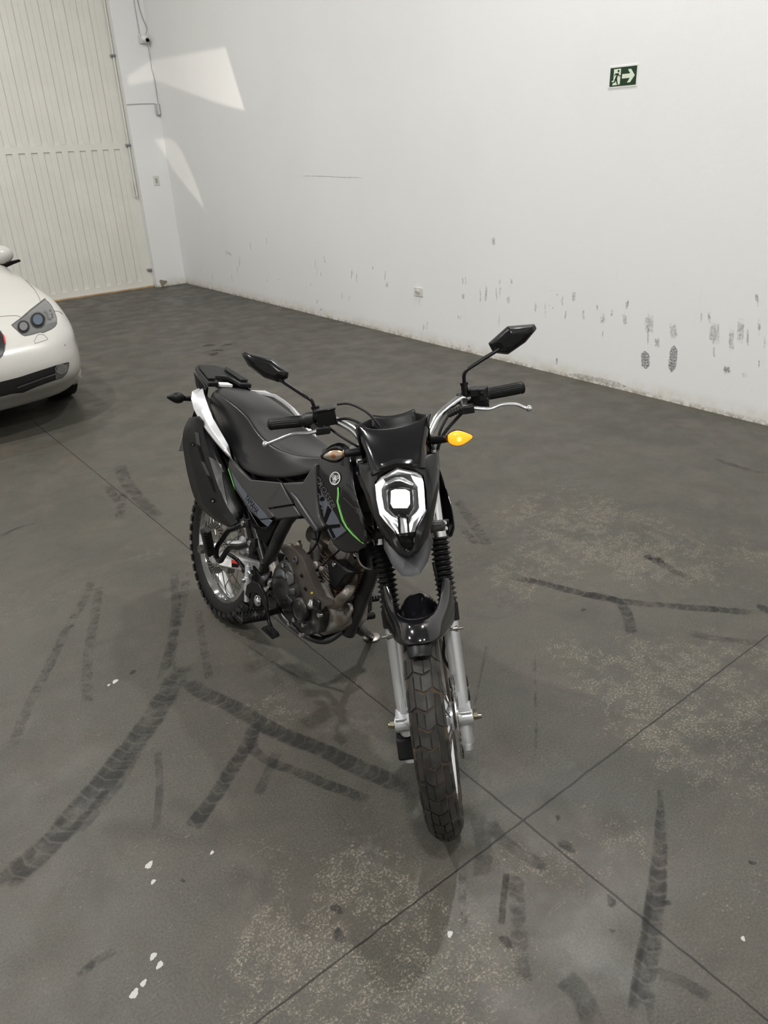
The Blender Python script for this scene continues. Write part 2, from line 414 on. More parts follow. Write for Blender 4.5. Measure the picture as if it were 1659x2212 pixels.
def ribbon(mb, uvs, pts, wd, off, lift_axis='z', taper=True):
    end_ = .10 if lift_axis == 'z' else .3
    k = 5; P, W = catmull([Vector(p) for p in pts], (wd if isinstance(wd, list) else [wd]*len(pts)), k) if len(pts) > 2 else ([Vector(pts[0]), (Vector(pts[0])+Vector(pts[1]))/2, Vector(pts[1])], [wd]*3)
    rows = []; d = 0; nrm = Vector((0, 0, 1)) if lift_axis == 'z' else Vector((-1, 0, 0))
    for i, p in enumerate(P):
        if i: d += (P[i]-P[i-1]).length
        t = (P[min(i+1, len(P)-1)]-P[max(i-1, 0)]).normalized(); n = t.cross(nrm).normalized()
        ww = W[i]/2
        if taper: ww *= min(1, (i+.25)/2.5, (len(P)-1-i+.25)/2.5)
        rows.append((p-n*ww+nrm*off, p+n*ww+nrm*off, d))
    for i, (a, b2) in enumerate(zip(rows[:-1], rows[1:])):
        def fd(d_): return 1 if taper else min(1, d_/(d*end_+1e-6), (d-d_)/(d*end_+1e-6))                # the ends of a mark fade out
        fa, fb = fd(a[2]), fd(b2[2])
        mb.add([a[0], a[1], b2[1], b2[0]], [(0, 1, 2, 3)]); uvs.append([(0, a[2], fa), (1, a[2], fa), (1, b2[2], fb), (0, b2[2], fb)])
def build_uv(name, faces_uv, mb, mats):
    me = bpy.data.meshes.new(name); me.from_pydata([tuple(v) for v in mb.v], [], mb.f)
    for x in mats: me.materials.append(x)
    for p, i in zip(me.polygons, mb.mi): p.material_index = i
    ul = me.uv_layers.new(name='UVMap'); ue = me.uv_layers.new(name='ends'); ul = me.uv_layers['UVMap']
    for p, uv in zip(me.polygons, faces_uv):
        for li, q in zip(p.loop_indices, uv): ul.data[li].uv = q[:2]; ue.data[li].uv = (q[2] if len(q) > 2 else 1, 0)
    o = bpy.data.objects.new(name, me); col.objects.link(o); return o
mb = MB(); uvs = []
nx = 1
mb.add([(X0, Y0, 0), (XW, Y0, 0), (XW, YD+.1, 0), (X0, YD+.1, 0)], [(0, 1, 2, 3)]); uvs.append([(0, 0)]*4)
FM = [floor_material(),
      mark_material('tyre mark with tread', (.020, .019, .0175), .60, 150, 11, .34, .60),
      mark_material('smooth rubber smear', (.020, .019, .017), .40, 0, 16, .36, .66),
      mark_material('faint tyre mark', (.020, .019, .017), .42, 190, 22, .42, .66),
      mark_material('oil stain', (.02, .019, .017), .55, 0, 30, .3, .6),
      mark_material('white paint drips', (.40, .395, .37), 1.0, 0, 40, .2, .3),
      mark_material('pale dust smudge', (.27, .26, .24), .30, 0, 30, .45, .75)]
MARKS = [ # material, width, pixel path
 (1, .105, [(402, 1430), (372, 1478), (330, 1550), (275, 1625), (215, 1700), (150, 1775), (90, 1840), (30, 1890), (-20, 1940)]),
 (2, .06, [(300, 1610), (260, 1680), (200, 1755), (150, 1810)]),
 (1, .075, [(395, 1465), (440, 1497), (500, 1525), (560, 1560), (620, 1590), (700, 1622), (780, 1660), (850, 1690), (905, 1712)]),
 (2, .07, [(540, 1555), (600, 1580), (680, 1612), (760, 1650)]),
 (1, .060, [(552, 1562), (530, 1615), (490, 1680), (460, 1725), (410, 1795)]),
 (1, .045, [(545, 1590), (550, 1622), (590, 1648), (650, 1670), (720, 1700), (805, 1730)]),
 (3, .05, [(205, 1235), (185, 1290), (150, 1350), (110, 1430), (60, 1530), (15, 1640)]),
 (3, .05, [(216, 1255), (205, 1330), (192, 1400), (187, 1480), (190, 1545)]),
 (2, .05, [(375, 1230), (380, 1320), (365, 1410), (345, 1480)]),
 (3, .05, [(405, 1225), (395, 1300), (378, 1370), (362, 1470)]),
 (3, .04, [(425, 1300), (440, 1400), (455, 1480)]),
 (2, .09, [(258, 1000), (272, 1040), (297, 1072), (322, 1098), (345, 1125)]),
 (2, .06, [(232, 1048), (250, 1078), (262, 1085)]), (3, .06, [(268, 1060), (262, 1090), (255, 1125)]),
 (2, .03, [(0, 1160), (40, 1140), (85, 1128)]),
 (1, [.008, .03, .045, .055, .06, .062, .065], [(1425, 1688), (1427, 1760), (1426, 1830), (1420, 1910), (1410, 2000), (1396, 2100), (1382, 2230)]),
 (2, .02, [(1405, 1900), (1395, 1990), (1372, 2110), (1360, 2200)]),
 (2, .045, [(1055, 1770), (1085, 1812), (1130, 1845), (1190, 1878)]),
 (3, .055, [(1112, 1868), (1118, 1960), (1122, 2050), (1132, 2150)]), (4, .02, [(1095, 1880), (1088, 1940), (1083, 2000)]),
 (3, .03, [(1000, 1870), (998, 1950), (1002, 2020)]), (2, .06, [(1030, 1750), (1045, 1830), (1040, 1900)]),
 (1, .055, [(1090, 1243), (1160, 1258), (1250, 1280), (1330, 1297), (1430, 1308), (1540, 1316), (1650, 1325)]),
 (1, .055, [(1255, 1283), (1310, 1290), (1345, 1310), (1358, 1340), (1366, 1375)]),
 (2, .07, [(1215, 2110), (1255, 2150), (1290, 2225)]), (2, .035, [(1415, 2100), (1470, 2118), (1540, 2160)]),
 (3, .012, [(1155, 1400), (1156, 1500), (1158, 1600), (1146, 1680)]), (3, .012, [(1055, 1380), (1030, 1500), (1022, 1560)]),
 (3, .03, [(165, 2112), (210, 2075), (255, 2050)]), (2, .015, [(520, 1385), (640, 1460), (760, 1500)]),
 (3, .07, [(985, 1072), (1010, 1115), (1040, 1155), (1058, 1190)]), (3, .05, [(990, 1130), (1015, 1160), (1035, 1180)]),
 (2, .05, [(1480, 1365), (1560, 1382), (1650, 1390)]), (2, .05, [(1390, 1195), (1450, 1230), (1510, 1260)]),
 (3, .02, [(1080, 1290), (1078, 1330)]), (2, .05, [(1250, 1700), (1248, 1740)]), (2, .03, [(335, 1800), (345, 1700), (340, 1620)]),
 (2, .05, [(1540, 990), (1600, 1010), (1659, 1025)]), (2, .04, [(600, 1620), (570, 1690), (550, 1720)]),
]
for mi_, wd, pts in MARKS:
    mb.cur = mi_; ribbon(mb, uvs, [floor_pt(*p) for p in pts], wd, .0004+.00012*random.random(), taper=False)
def blob(px, py, r, mi_, asp=1.5, rot=.6):
    mb.cur = mi_; c = floor_pt(px, py); n = 18
    k = Vector((math.cos(rot), math.sin(rot), 0)); q = Vector((-k.y, k.x, 0))
    for s_ in range(n):                                 # a fan of quads keeps u at .5 so the edge stays crisp
        a, b_ = 2*PI*s_/n, 2*PI*(s_+1)/n; ra = r*(1+.14*math.sin(3*a+px)+.10*math.sin(7*a+py)); rb = r*(1+.14*math.sin(3*b_+px)+.10*math.sin(7*b_+py))
        mb.add([c+Vector((0, 0, .0007)), c+k*math.cos(a)*ra*asp+q*math.sin(a)*ra+Vector((0, 0, .0007)), c+k*math.cos(b_)*rb*asp+q*math.sin(b_)*rb+Vector((0, 0, .0007))], [(0, 1, 2)])
        uvs.append([(.5, 0), (.3, 0), (.3, 0)] if mi_ == 5 else [(.5, 0), (0, 0), (0, 0)])
for px, py, r in [(290, 2147, .011), (310, 2124, .008), (345, 2085, .009), (331, 2066, .009), (322, 1869, .011), (331, 1905, .007), (249, 1472, .011), (235, 1480, .006), (458, 1842, .006), (972, 2018, .008), (1605, 2028, .006)]:
    blob(px, py, r*.8, 5)
for px, py, r in [(728, 1965-1, .014), (732, 2022, .016), (1320, 1947, .013), (1441, 1950, .008), (1322, 2010, .006), (1205, 1766, .008), (1225, 1828, .018), (1093, 2034, .014), (452, 746, .05), (470, 757, .05), (462, 765, .05), (490, 745, .04), (287, 1452, .012), (1400, 1204, .02), (1416, 1207, .02), (1427, 1211, .02), (1655, 1317, .03), (1260, 1318, .01), (395, 1902, .006), (1625, 1864, .008)]:
    blob(px, py, r, 4, 1.6, random.random()*3)
for px, py, r in [(335, 1195, .05), (310, 1205, .05), (350, 1190, .03), (1145, 1190, .04), (1210, 1650, .05), (1095, 1157, .03), (570, 1430, .06), (560, 1405, .05), (760, 1560, .07), (800, 1840, .05), (1500, 1430, .06)]:
    blob(px, py, r, 6, 1.8, random.random()*3)
fl = build_uv('floor', uvs, mb, FM); fl['kind'] = 'structure'

# --- walls
def wall_material(name, base, band=True):
    m, nt, b = newmat(name); N = nt.nodes.new; L = nt.links.new
    geo = N('ShaderNodeNewGeometry'); pos = geo.outputs['Position']; sx = N('ShaderNodeSeparateXYZ'); L(pos, sx.inputs[0])
    def noise(s, d=5, r=.6, v=None):
        n = N('ShaderNodeTexNoise'); n.inputs['Scale'].default_value = s; n.inputs['Detail'].default_value = d; n.inputs['Roughness'].default_value = r; L(v or pos, n.inputs['Vector']); return n.outputs['Fac']
    def ramp(v, lo, hi, a=0, c=1):
        n = N('ShaderNodeMapRange'); n.interpolation_type = 'SMOOTHSTEP'
        for k, x in (('From Min', lo), ('From Max', hi), ('To Min', a), ('To Max', c)): n.inputs[k].default_value = x
        L(v, n.inputs['Value']); return n.outputs['Result']
    def mul(a, c):
        n = N('ShaderNodeMath'); n.operation = 'MULTIPLY'
        for i, x in enumerate((a, c)):
            if isinstance(x, float): n.inputs[i].default_value = x
            else: L(x, n.inputs[i])
        return n.outputs[0]
    def mix(f, a, c):
        n = N('ShaderNodeMix'); n.data_type = 'RGBA'
        for k, x in (('Factor', f), ('A', a), ('B', c)):
            if isinstance(x, tuple): n.inputs[k].default_value = (*x, 1)
            elif isinstance(x, float): n.inputs[k].default_value = x
            else: L(x, n.inputs[k])
        return n.outputs['Result']
    c = mix(ramp(noise(.6, 4), .35, .7), base, tuple(x*.965 for x in base))
    if band:
        mp = N('ShaderNodeMapping'); mp.inputs['Scale'].default_value = (14, 14, 2.2); L(pos, mp.inputs['Vector'])
        inb = mul(ramp(sx.outputs['Z'], .12, .3), ramp(sx.outputs['Z'], 1.05, .7))
        c = mix(mul(mul(ramp(noise(1.2, 6, .75, mp.outputs[0]), .62, .78, 0, .42), inb), ramp(noise(1.1, 2), .38, .6)), c, (.30, .28, .25))
        c = mix(mul(ramp(noise(90, 2), .72, .78, 0, .4), inb), c, (.2, .19, .17))
        # damp, flaking foot of the wall
        c = mix(mul(ramp(sx.outputs['Z'], .14, .0), ramp(noise(9, 6, .7), .35, .65, .2, .8)), c, (.58, .54, .46))
        c = mix(mul(ramp(sx.outputs['Z'], .045, .0), ramp(noise(22, 6, .7), .42, .6)), c, (.36, .32, .26))
    L(c, b.inputs['Base Color']); b.inputs['Roughness'].default_value = .62
    bp = N('ShaderNodeBump'); bp.inputs['Strength'].default_value = .2; bp.inputs['Distance'].default_value = .004
    L(noise(26, 6, .7), bp.inputs['Height']); L(bp.outputs['Normal'], b.inputs['Normal'])
    return m
WALL = wall_material('scuffed white painted plaster', (.79, .788, .775))
PLAIN = wall_material('plain white plaster', (.79, .788, .775), False)
mb = MB(); uvs = []
mb.add([(XW, Y0, 0), (XW, YD+.1, 0), (XW, YD+.1, ZC), (XW, Y0, ZC)], [(0, 1, 2, 3)]); uvs.append([(0, 0)]*4)
WM = [WALL, mark_material('grey wall scuff', (.34, .33, .305), .48, 0, 45, .36, .62), mark_material('dark wall scuff', (.16, .16, .15), .60, 0, 60, .35, .6),
      mark_material('tyre print on wall', (.09, .09, .092), .62, 300, 90, .35, .55), mark_material('brown wall scuff', (.32, .27, .19), .55, 0, 55, .42, .62)]
def wp(px, py): return plane_pt(px, py, 0, XW)
def wmark(mi_, wd, pts, taper=True):
    mb.cur = mi_; ribbon(mb, uvs, [wp(*p) for p in pts], wd, .0006+.0004*random.random(), 'x', taper)
wmark(3, .085, [(1393, 758), (1394, 777), (1395, 797)]); wmark(3, .075, [(1457, 746), (1454, 775), (1450, 804)])
wmark(2, .007, [(650, 380), (700, 381), (740, 383), (784, 384)])
wmark(1, .05, [(1066, 512), (1066, 522), (1066, 530)]); wmark(2, .02, [(1066, 517), (1066, 525)])
for px, py, l, wd, mi_ in [(1000, 608, 24, .018, 1), (1006, 606, 22, .014, 1), (1001, 640, 14, .05, 1), (1038, 640, 40, .02, 1), (1050, 635, 44, .035, 1), (1072, 634, 36, .02, 1), (1080, 630, 34, .02, 1), (1098, 648, 20, .05, 1), (1080, 608, 14, .02, 1), (1105, 608, 16, .03, 1), (1157, 664, 30, .03, 1),
    (1178, 670, 40, .015, 1), (1215, 650, 30, .02, 1), (1222, 680, 30, .02, 1), (1260, 680, 26, .03, 1), (1302, 690, 30, .07, 4), (1322, 676, 22, .02, 1), (1354, 660, 22, .02, 1), (1357, 655, 18, .02, 2), (1350, 690, 30, .05, 1), (1402, 700, 50, .10, 1), (1420, 740, 30, .06, 1), (1455, 715, 40, .08, 1),
    (1532, 685, 30, .03, 1), (1545, 720, 60, .09, 1), (1535, 722, 40, .03, 4), (1580, 735, 60, .05, 1), (1600, 715, 60, .07, 1), (1542, 760, 30, .02, 1), (990, 685, 12, .02, 2), (995, 687, 12, .015, 1), (915, 706, 16, .03, 1), (922, 705, 22, .02, 4), (1013, 748, 6, .02, 2), (1203, 780, 18, .03, 2),
    (1637, 650, 34, .02, 4), (1634, 642, 20, .03, 4), (1640, 705, 50, .03, 4), (1652, 740, 40, .015, 4), (1640, 786, 24, .01, 2), (1615, 730, 50, .02, 1), (1570, 798, 22, .07, 2), (1608, 810, 14, .04, 1), (1400, 725, 60, .02, 1), (1302, 720, 26, .012, 4), (1078, 695, 44, .012, 1), (906, 655, 20, .01, 1),
    (681, 570, 30, .012, 1), (685, 585, 26, .015, 1), (693, 592, 14, .02, 4), (760, 592, 30, .03, 1), (770, 600, 26, .02, 1), (805, 580, 12, .02, 2), (832, 595, 34, .02, 1), (836, 615, 14, .06, 1), (739, 638, 18, .02, 1), (754, 645, 16, .012, 1), (661, 618, 10, .01, 2), (671, 616, 10, .01, 2), (686, 650, 16, .02, 1),
    (694, 668, 7, .035, 1), (577, 605, 14, .01, 1), (602, 603, 10, .01, 1), (918, 707, 10, .02, 4), (860, 718, 10, .025, 4), (1240, 640, 30, .05, 1), (1290, 665, 24, .02, 1), (1515, 685, 24, .02, 1), (1190, 628, 4, .01, 2), (1203, 636, 4, .01, 2), (1186, 660, 4, .01, 2), (1194, 665, 4, .01, 2), (1212, 650, 4, .01, 2)]:
    wmark(mi_, wd*.8, [(px+random.uniform(-2, 2), py-l/2), (px, py), (px+random.uniform(-3, 3), py+l/2)], False)
wmark(1, .05, [(1230, 808), (1290, 820), (1355, 836)]); wmark(1, .03, [(490, 545), (496, 548), (500, 552)])
for px, py in [(540, 530), (575, 520), (700, 560), (512, 582), (517, 560), (458, 600), (487, 545), (500, 600), (516, 570)]: wmark(1, .015, [(px, py-8), (px+1, py), (px+2, py+9)])
tag(build_uv('wall_right', uvs, mb, WM), kind='structure')
def struct(name, mb, m, **k):
    o = mb.build(name, m, **k); o['kind'] = 'structure'; return o
mb = MB(); mb.box(((4.40+XW)/2, YC+.3, ZC/2), (XW-4.40, .6, ZC)); uvs = [[(0, 0)]*4]*6
mb.cur = 1
for s_ in range(12):
    a, b_ = 2*PI*s_/12, 2*PI*(s_+1)/12; ra = 1+.3*math.sin(3*a+1); rb = 1+.3*math.sin(3*b_+1); c = Vector((4.50, YC-.0015, .05))
    mb.add([c, c+Vector((math.cos(a)*.055*ra, 0, math.sin(a)*.045*ra)), c+Vector((math.cos(b_)*.055*rb, 0, math.sin(b_)*.045*rb))], [(0, 1, 2)]); uvs.append([(.5, 0), (.35, 0), (.35, 0)])
tag(build_uv('wall_corner', uvs, mb, [WALL, mark_material('bare grey render', (.25, .22, .17), .95, 0, 60, .25, .4)]), kind='structure')
mb = MB(); mb.box(((X0-3.0)/2, YD+.1, ZC/2), (-X0-3.0, .2, ZC)); mb.box((.7, YD+.1, 5.4), (7.4, .2, 1.6)); struct('wall_back', mb, PLAIN)
mb = MB(); mb.box((X0-.1, (Y0+YD)/2, ZC/2), (.2, YD-Y0+.4, ZC)); struct('wall_left', mb, PLAIN)
mb = MB(); mb.box(((X0+XW)/2, Y0-.1, ZC/2), (XW-X0+.4, .2, ZC)); struct('wall_front', mb, PLAIN)
mb = MB(); mb.box(((X0+XW)/2, (Y0+YD)/2, ZC+.1), (XW-X0+.4, YD-Y0+.4, .2)); struct('ceiling', mb, mat('ceiling grey', (.5, .5, .49), .8))

# --- sliding metal door: pressed sheet with rows of long recessed channels
door = MB()
xr, xl = 4.40, -2.9; zt = 4.6; dep = .016
door.box(((xl+xr)/2, YD+.03, zt/2), (xr-xl, .03, zt-.02))                       # back sheet
door.box(((xl+xr)/2, YD+dep/2, .055), (xr-xl, dep, .082)); door.box(((xl+xr)/2, YD+dep/2, 1.858), (xr-xl, dep, .082)); door.box(((xl+xr)/2, YD+dep/2, zt-.06), (xr-xl, dep, .1))
x = 4.252; door.box(((x+xr)/2, YD+dep/2-.001, zt/2), (xr-x, dep, zt-.03))
while x > xl+.2:
    x0 = x-.0795                                                              # one channel, then the flat between two channels
    x1 = x0-.0735
    door.box(((x0+x1)/2, YD+dep/2, .956), (x0-x1, dep, 1.722)); door.box(((x0+x1)/2, YD+dep/2, 3.20), (x0-x1, dep, 2.604)); x = x1
d1 = struct('door_1', door, 'cream', smooth=False)
mb = MB(); mb.box(((xl+xr)/2, YD-.012, .006), (xr-xl, .05, .012)); struct('trim_1', mb, 'wood', smooth=False)
rod = MB(); rod.tube([(4.375, YD-.03, 1.22), (4.378, YD-.03, 4.4)], .011, 8); rod.tube([(4.335, YD-.03, 1.42), (4.335, YD-.03, 1.22), (4.372, YD-.03, 1.20)], .008, 8)
rod.build('lock_rod', 'cream', d1)
for z in (.24, 1.86, 2.9):
    k = MB(); k.box((4.372, YD-.02, z), (.06, .05, .03)); k.tube([(4.34, YD-.05, z), (4.405, YD-.05, z)], .008, 8); k.build('rod_bracket', 'wire', d1, bevel=.003)

# --- exit sign on the right wall
def wq(u, z, d=0): return Vector((XW-d, SY1+(SY0-SY1)*u, SZ0+(SZ1-SZ0)*z))   # u runs to the viewer's right
SY0, SY1, SZ0, SZ1 = 3.462, 3.690, 2.030, 2.158
sg = empty('exit_sign', Matrix.Translation((XW, (SY0+SY1)/2, SZ0)))
tag(sg, 'green emergency exit sign with running figure and right arrow on white wall', 'sign')
SI = sg.matrix_world.inverted()
def sign_poly(mb, pts, d0, d1): mb.prism([wq(u, v, d0) for u, v in pts], (-(d1-d0), 0, 0))
mb = MB(); sign_poly(mb, [(0, 0), (1, 0), (1, 1), (0, 1)], .0, .003); mb.build('sign_panel', 'white', sg, T=SI, smooth=False)
mb = MB(); sign_poly(mb, [(.045, .075), (.955, .075), (.955, .925), (.045, .925)], .003, .0042); mb.build('green_field', 'plate', sg, T=SI, smooth=False)
mb = MB()
sign_poly(mb, [(.47, .40), (.74, .40), (.655, .20), (.76, .20), (.90, .50), (.76, .80), (.655, .80), (.74, .60), (.47, .60)][:9], .0042, .005)
mb.build('arrow', 'glow', sg, T=SI, smooth=False)
mb = MB(); sign_poly(mb, [(.15, .13), (.32, .13), (.345, .17), (.36, .13), (.41, .16), (.415, .86), (.175, .86), (.175, .36), (.11, .32), (.14, .27), (.165, .27)], .0042, .005)
mb.build('doorway_pictogram', 'glow', sg, T=SI, smooth=False)
mb = MB(); asp = (SY1-SY0)/(SZ1-SZ0)
sign_poly(mb, [(.335+.032*math.cos(a), .76+.032*asp*math.sin(a)) for a in np.linspace(0, 2*PI, 17)[:-1]], .005, .0056)
for quad in ([(.235, .62), (.345, .66), (.30, .42), (.225, .40), (.27, .58)], [(.20, .60), (.225, .66), (.345, .665), (.345, .62), (.235, .61)], [(.195, .55), (.215, .54), (.24, .62), (.21, .64)],
             [(.335, .66), (.375, .56), (.415, .56), (.415, .52), (.36, .52), (.315, .62)], [(.225, .42), (.29, .43), (.24, .25), (.15, .23), (.15, .28), (.205, .29)], [(.245, .42), (.30, .42), (.345, .16), (.31, .15)]):
    sign_poly(mb, quad, .005, .0056)
mb.build('running_figure', 'plate', sg, T=SI, smooth=False)

# --- wall plates, camera, junction box, cables
def wall_plate(name, label, M, w_, h_, inner):
    r = empty(name, M); tag(r, label, 'outlet')
    mb = MB(); mb.box((0, 0, 0), (w_, .008, h_)); mb.build('cover_plate', 'cover', r, bevel=.003)
    inner(r); return r
def in1(r):
    for z in (.022, 0, -.022):
        mb = MB(); mb.box((0, -.006, z), (.022, .006, .014)); mb.build('socket_insert', 'wire', r, bevel=.001)
def in2(r):
    mb = MB(); mb.box((0, -.006, 0), (.05, .006, .05)); mb.build('socket_insert', 'cover', r, bevel=.003)
    mb = MB(); mb.tube([(-.03, -.012, -.004), (-.012, -.02, .006), (.005, -.02, 0), (.026, -.012, -.004)], .003, 6, smooth=4); mb.build('wire_end', 'wire', r)
wall_plate('wall_switch', 'small ivory switch plate halfway up the white corner column', Matrix.Translation((4.643, YC-.004, 1.405)), .080, .125, in1)
wall_plate('wall_outlet', 'square white outlet low on the right wall with loose wire', Matrix.Translation((XW-.004, 5.711, .465)) @ Matrix.Rotation(-PI/2, 4, 'Z'), .118, .082, in2)
cm = empty('security_camera', Matrix.Translation((4.77, YC, 3.08))); tag(cm, 'small white dome security camera high on the corner column', 'security camera')
mb = MB(); mb.box((-.01, -.02, 0), (.10, .04, .10)); mb.build('mount_box', 'cover', cm, bevel=.006)
mb = MB(); mb.lathe([(0, .052), (.03, .045), (.042, .02), (.042, -.02)], (0, -.05, .0), (.25, -1, -.35), 24); mb.build('camera_body', 'white', cm)
mb = MB(); mb.sphere((.014, -.104, -.019), .023, 16); mb.build('camera_lens', 'printblack', cm)
jb = empty('junction_box', Matrix.Translation((4.815, YC, 2.27))); tag(jb, 'small grey junction box on the corner column beside a thin cable', 'box')
mb = MB(); mb.box((0, -.02, 0), (.055, .04, .14)); mb.build('box_body', mat('pale grey plastic', (.42, .43, .44), .35), jb, bevel=.008)
mb = MB(); mb.box((.004, -.043, .0), (.03, .006, .11)); mb.build('box_lid', 'cover', jb, bevel=.003)
def cable(label, pts, r=.004, sm=6):
    mb = MB(); mb.tube(pts, r, 6, smooth=sm); o = mb.build('cable', 'wire'); tag(o, label, 'cable'); return o
cable('thin cable running sideways from the door edge to the grey junction box', [(4.40, YC-.008, 2.335), (4.6, YC-.008, 2.342), (4.79, YC-.008, 2.342)], .003)
cable('wavy cable rising from the security camera to the top', [(4.80, YC-.03, 3.13), (4.835, YC-.02, 3.20), (4.80, YC-.01, 3.33), (4.775, YC-.01, 3.5), (4.78, YC-.01, 3.9)])
cable('straight thin cable dropping to the security camera from above', [(4.73, YC-.008, 3.14), (4.725, YC-.008, 3.4), (4.72, YC-.008, 3.9)], .003)
cable('loose cable hanging below the security camera along the wall corner', [(4.815, YC-.02, 3.03), (4.825, YC-.01, 2.86), (4.822, YC-.01, 2.75), (4.838, YC-.012, 2.62), (4.835, YC-.02, 2.345)], .003)

# ------------------------------------------------------------------ motorcycle
bike = empty('motorcycle', ROOT)
tag(bike, 'black trail motorcycle on its side stand with lit headlamp', 'motorcycle')
BW = []                                     # meshes to lay decals on
def part(mb, name, m, parent=bike, front=False, **k):
    o = mb.build(name, m, parent, T=TF if front else None, **k); return o
def V(*a): return Vector(a)

def wheel(name, front, ax, R, rim_r, tw, pad):
    T = TF if front else None; c = Vector(ax); Y = (0, 1, 0)
    hub = MB(); hub.lathe([(.014, -.09), (.020, -.075), (.034, -.060), (.034, -.052), (.022, -.045), (.022, .04), (.04, .048), (.04, .056), (.02, .07), (.014, .09)], c, Y, 32)
    h = hub.build(name, 'alu', bike, T=T)
    # rim
    rm = MB(); q = rim_r
    rm.lathe([(q-.004, -tw*.42), (q+.010, -tw*.40), (q+.008, -tw*.33), (q-.010, -tw*.28), (q-.016, 0), (q-.010, tw*.28), (q+.008, tw*.33), (q+.010, tw*.40), (q-.004, tw*.42), (q-.012, tw*.30), (q-.022, tw*.12), (q-.022, -tw*.12), (q-.012, -tw*.30)], c, Y, 96, closed=True)
    rm.build('rim', 'chrome', h, T=T)
    # tyre carcass
    hw = tw/2; prof = []
    def rad(s):                             # s -1..1 across the tyre; radius of the carcass crown
        return R-pad-(.030 if front else .026)*abs(s)**2.2
    ty = MB(); pr = [(rim_r+.006, -hw*.74), (rim_r+.022, -hw*.92), (rim_r+(R-rim_r)*.5, -hw*1.0), (rad(-1)+.002, -hw*.97)]
    pr += [(rad(s), hw*s*.97) for s in (-.85, -.6, -.3, 0, .3, .6, .85)]
    pr += [(r, -y) for r, y in reversed(pr[:4])]
    ty.lathe(pr, c, Y, 120, closed=True); tyo = ty.build('tyre', 'rubber', h, T=T, angle=50)
    tr = MB()
    def P(phi, s, lift):
        r = rad(s)+lift; return c+Vector((math.cos(phi)*r, hw*s*.98, math.sin(phi)*r))
    def block(f0, f1, s0, s1, hgt, n=3, kin=0.0):
        # f0(s), f1(s): start and end angle at s
        ss = [s0+(s1-s0)*i/n for i in range(n+1)]; top = []; bot = []
        for s in ss:
            g = kin*0; top.append((P(f0(s), s, hgt), P(f1(s), s, hgt))); bot.append((P(f0(s), s, -.001), P(f1(s), s, -.001)))
        b = len(tr.v); vs = [p for t in top for p in t]+[p for t in bot for p in t]; m = 2*(n+1); fs = []
        for i in range(n): a = 2*i; fs += [(a, a+1, a+3, a+2), (a+m, a, a+2, a+2+m), (a+1, a+1+m, a+3+m, a+3)]
        fs += [(0, m, m+1, 1), (2*n, 2*n+1, 2*n+1+m, 2*n+m)]; tr.add(vs, fs)
    if front:
        N = 44; dp = 2*PI/N; g = dp*.17
        for i in range(N):
            a = i*dp; o_ = .10 if i % 2 else -.10
            k1 = dp*.62
            # chevron centre: two halves divided by a groove that swaps sides
            block(lambda s: a+k1*abs(s-o_*.0)+g*.5, lambda s: a+dp-g*.5+k1*abs(s), -.46, o_-.040, pad, 3)
            block(lambda s: a+k1*abs(s)+g*.5, lambda s: a+dp-g*.5+k1*abs(s), o_+.040, .46, pad, 3)
            if i % 2 == 0:
                for sg_ in (-1, 1):
                    off = 0 if sg_ > 0 else dp
                    block(lambda s: a+off+k1*.46-k1*1.1*(abs(s)-.46)+g, lambda s: a+off+k1*.46+2*dp-g-k1*.5*(abs(s)-.46), sg_*.55, sg_*.86, pad*.9, 3)
                    block(lambda s: a+off+g*1.2, lambda s: a+off+2*dp-g*3.4, sg_*.90, sg_*1.03, pad*.7, 2)
    else:
        N = 40; dp = 2*PI/N
        for i in range(N):
            a = i*dp; sh = dp*.5 if i % 2 else 0
            block(lambda s: a+dp*.12, lambda s: a+dp*.80, -.30, .30, pad, 3)
            for sg_ in (-1, 1):
                block(lambda s: a+dp*.55, lambda s: a+dp*1.25, sg_*.38, sg_*.68, pad, 2)
                block(lambda s: a+dp*.05, lambda s: a+dp*.66, sg_*.78, sg_*1.10, pad*1.15, 2)
    tr.build('tread', 'tread' if front else 'knob', tyo, T=T, angle=30)
    tyo.data.materials[0] = MT['groove'] if front else MT['rubber']
    # spokes
    first = None
    for i in range(32):
        a = 2*PI*i/32; s_ = 1 if i % 2 else -1; lead = (.42 if (i//2) % 2 else -.42)
        p0 = c+Vector((math.cos(a+lead)*.034, s_*.05, math.sin(a+lead)*.034)); p1 = c+Vector((math.cos(a)*(rim_r-.016), s_*.008, math.sin(a)*(rim_r-.016)))
        m_ = MB(); m_.tube([p0, p1], .0021, 6); m_.build('spoke', 'steel', h, T=T)
    return h, tyo
FA = (1.35, 0, .322); RA = (0, 0, .315)
fwheel, ftyre = wheel('front_wheel', True, FA, .322, .238, .092, .0045)
rwheel, rtyre = wheel('rear_wheel', False, RA, .317, .220, .112, .013)
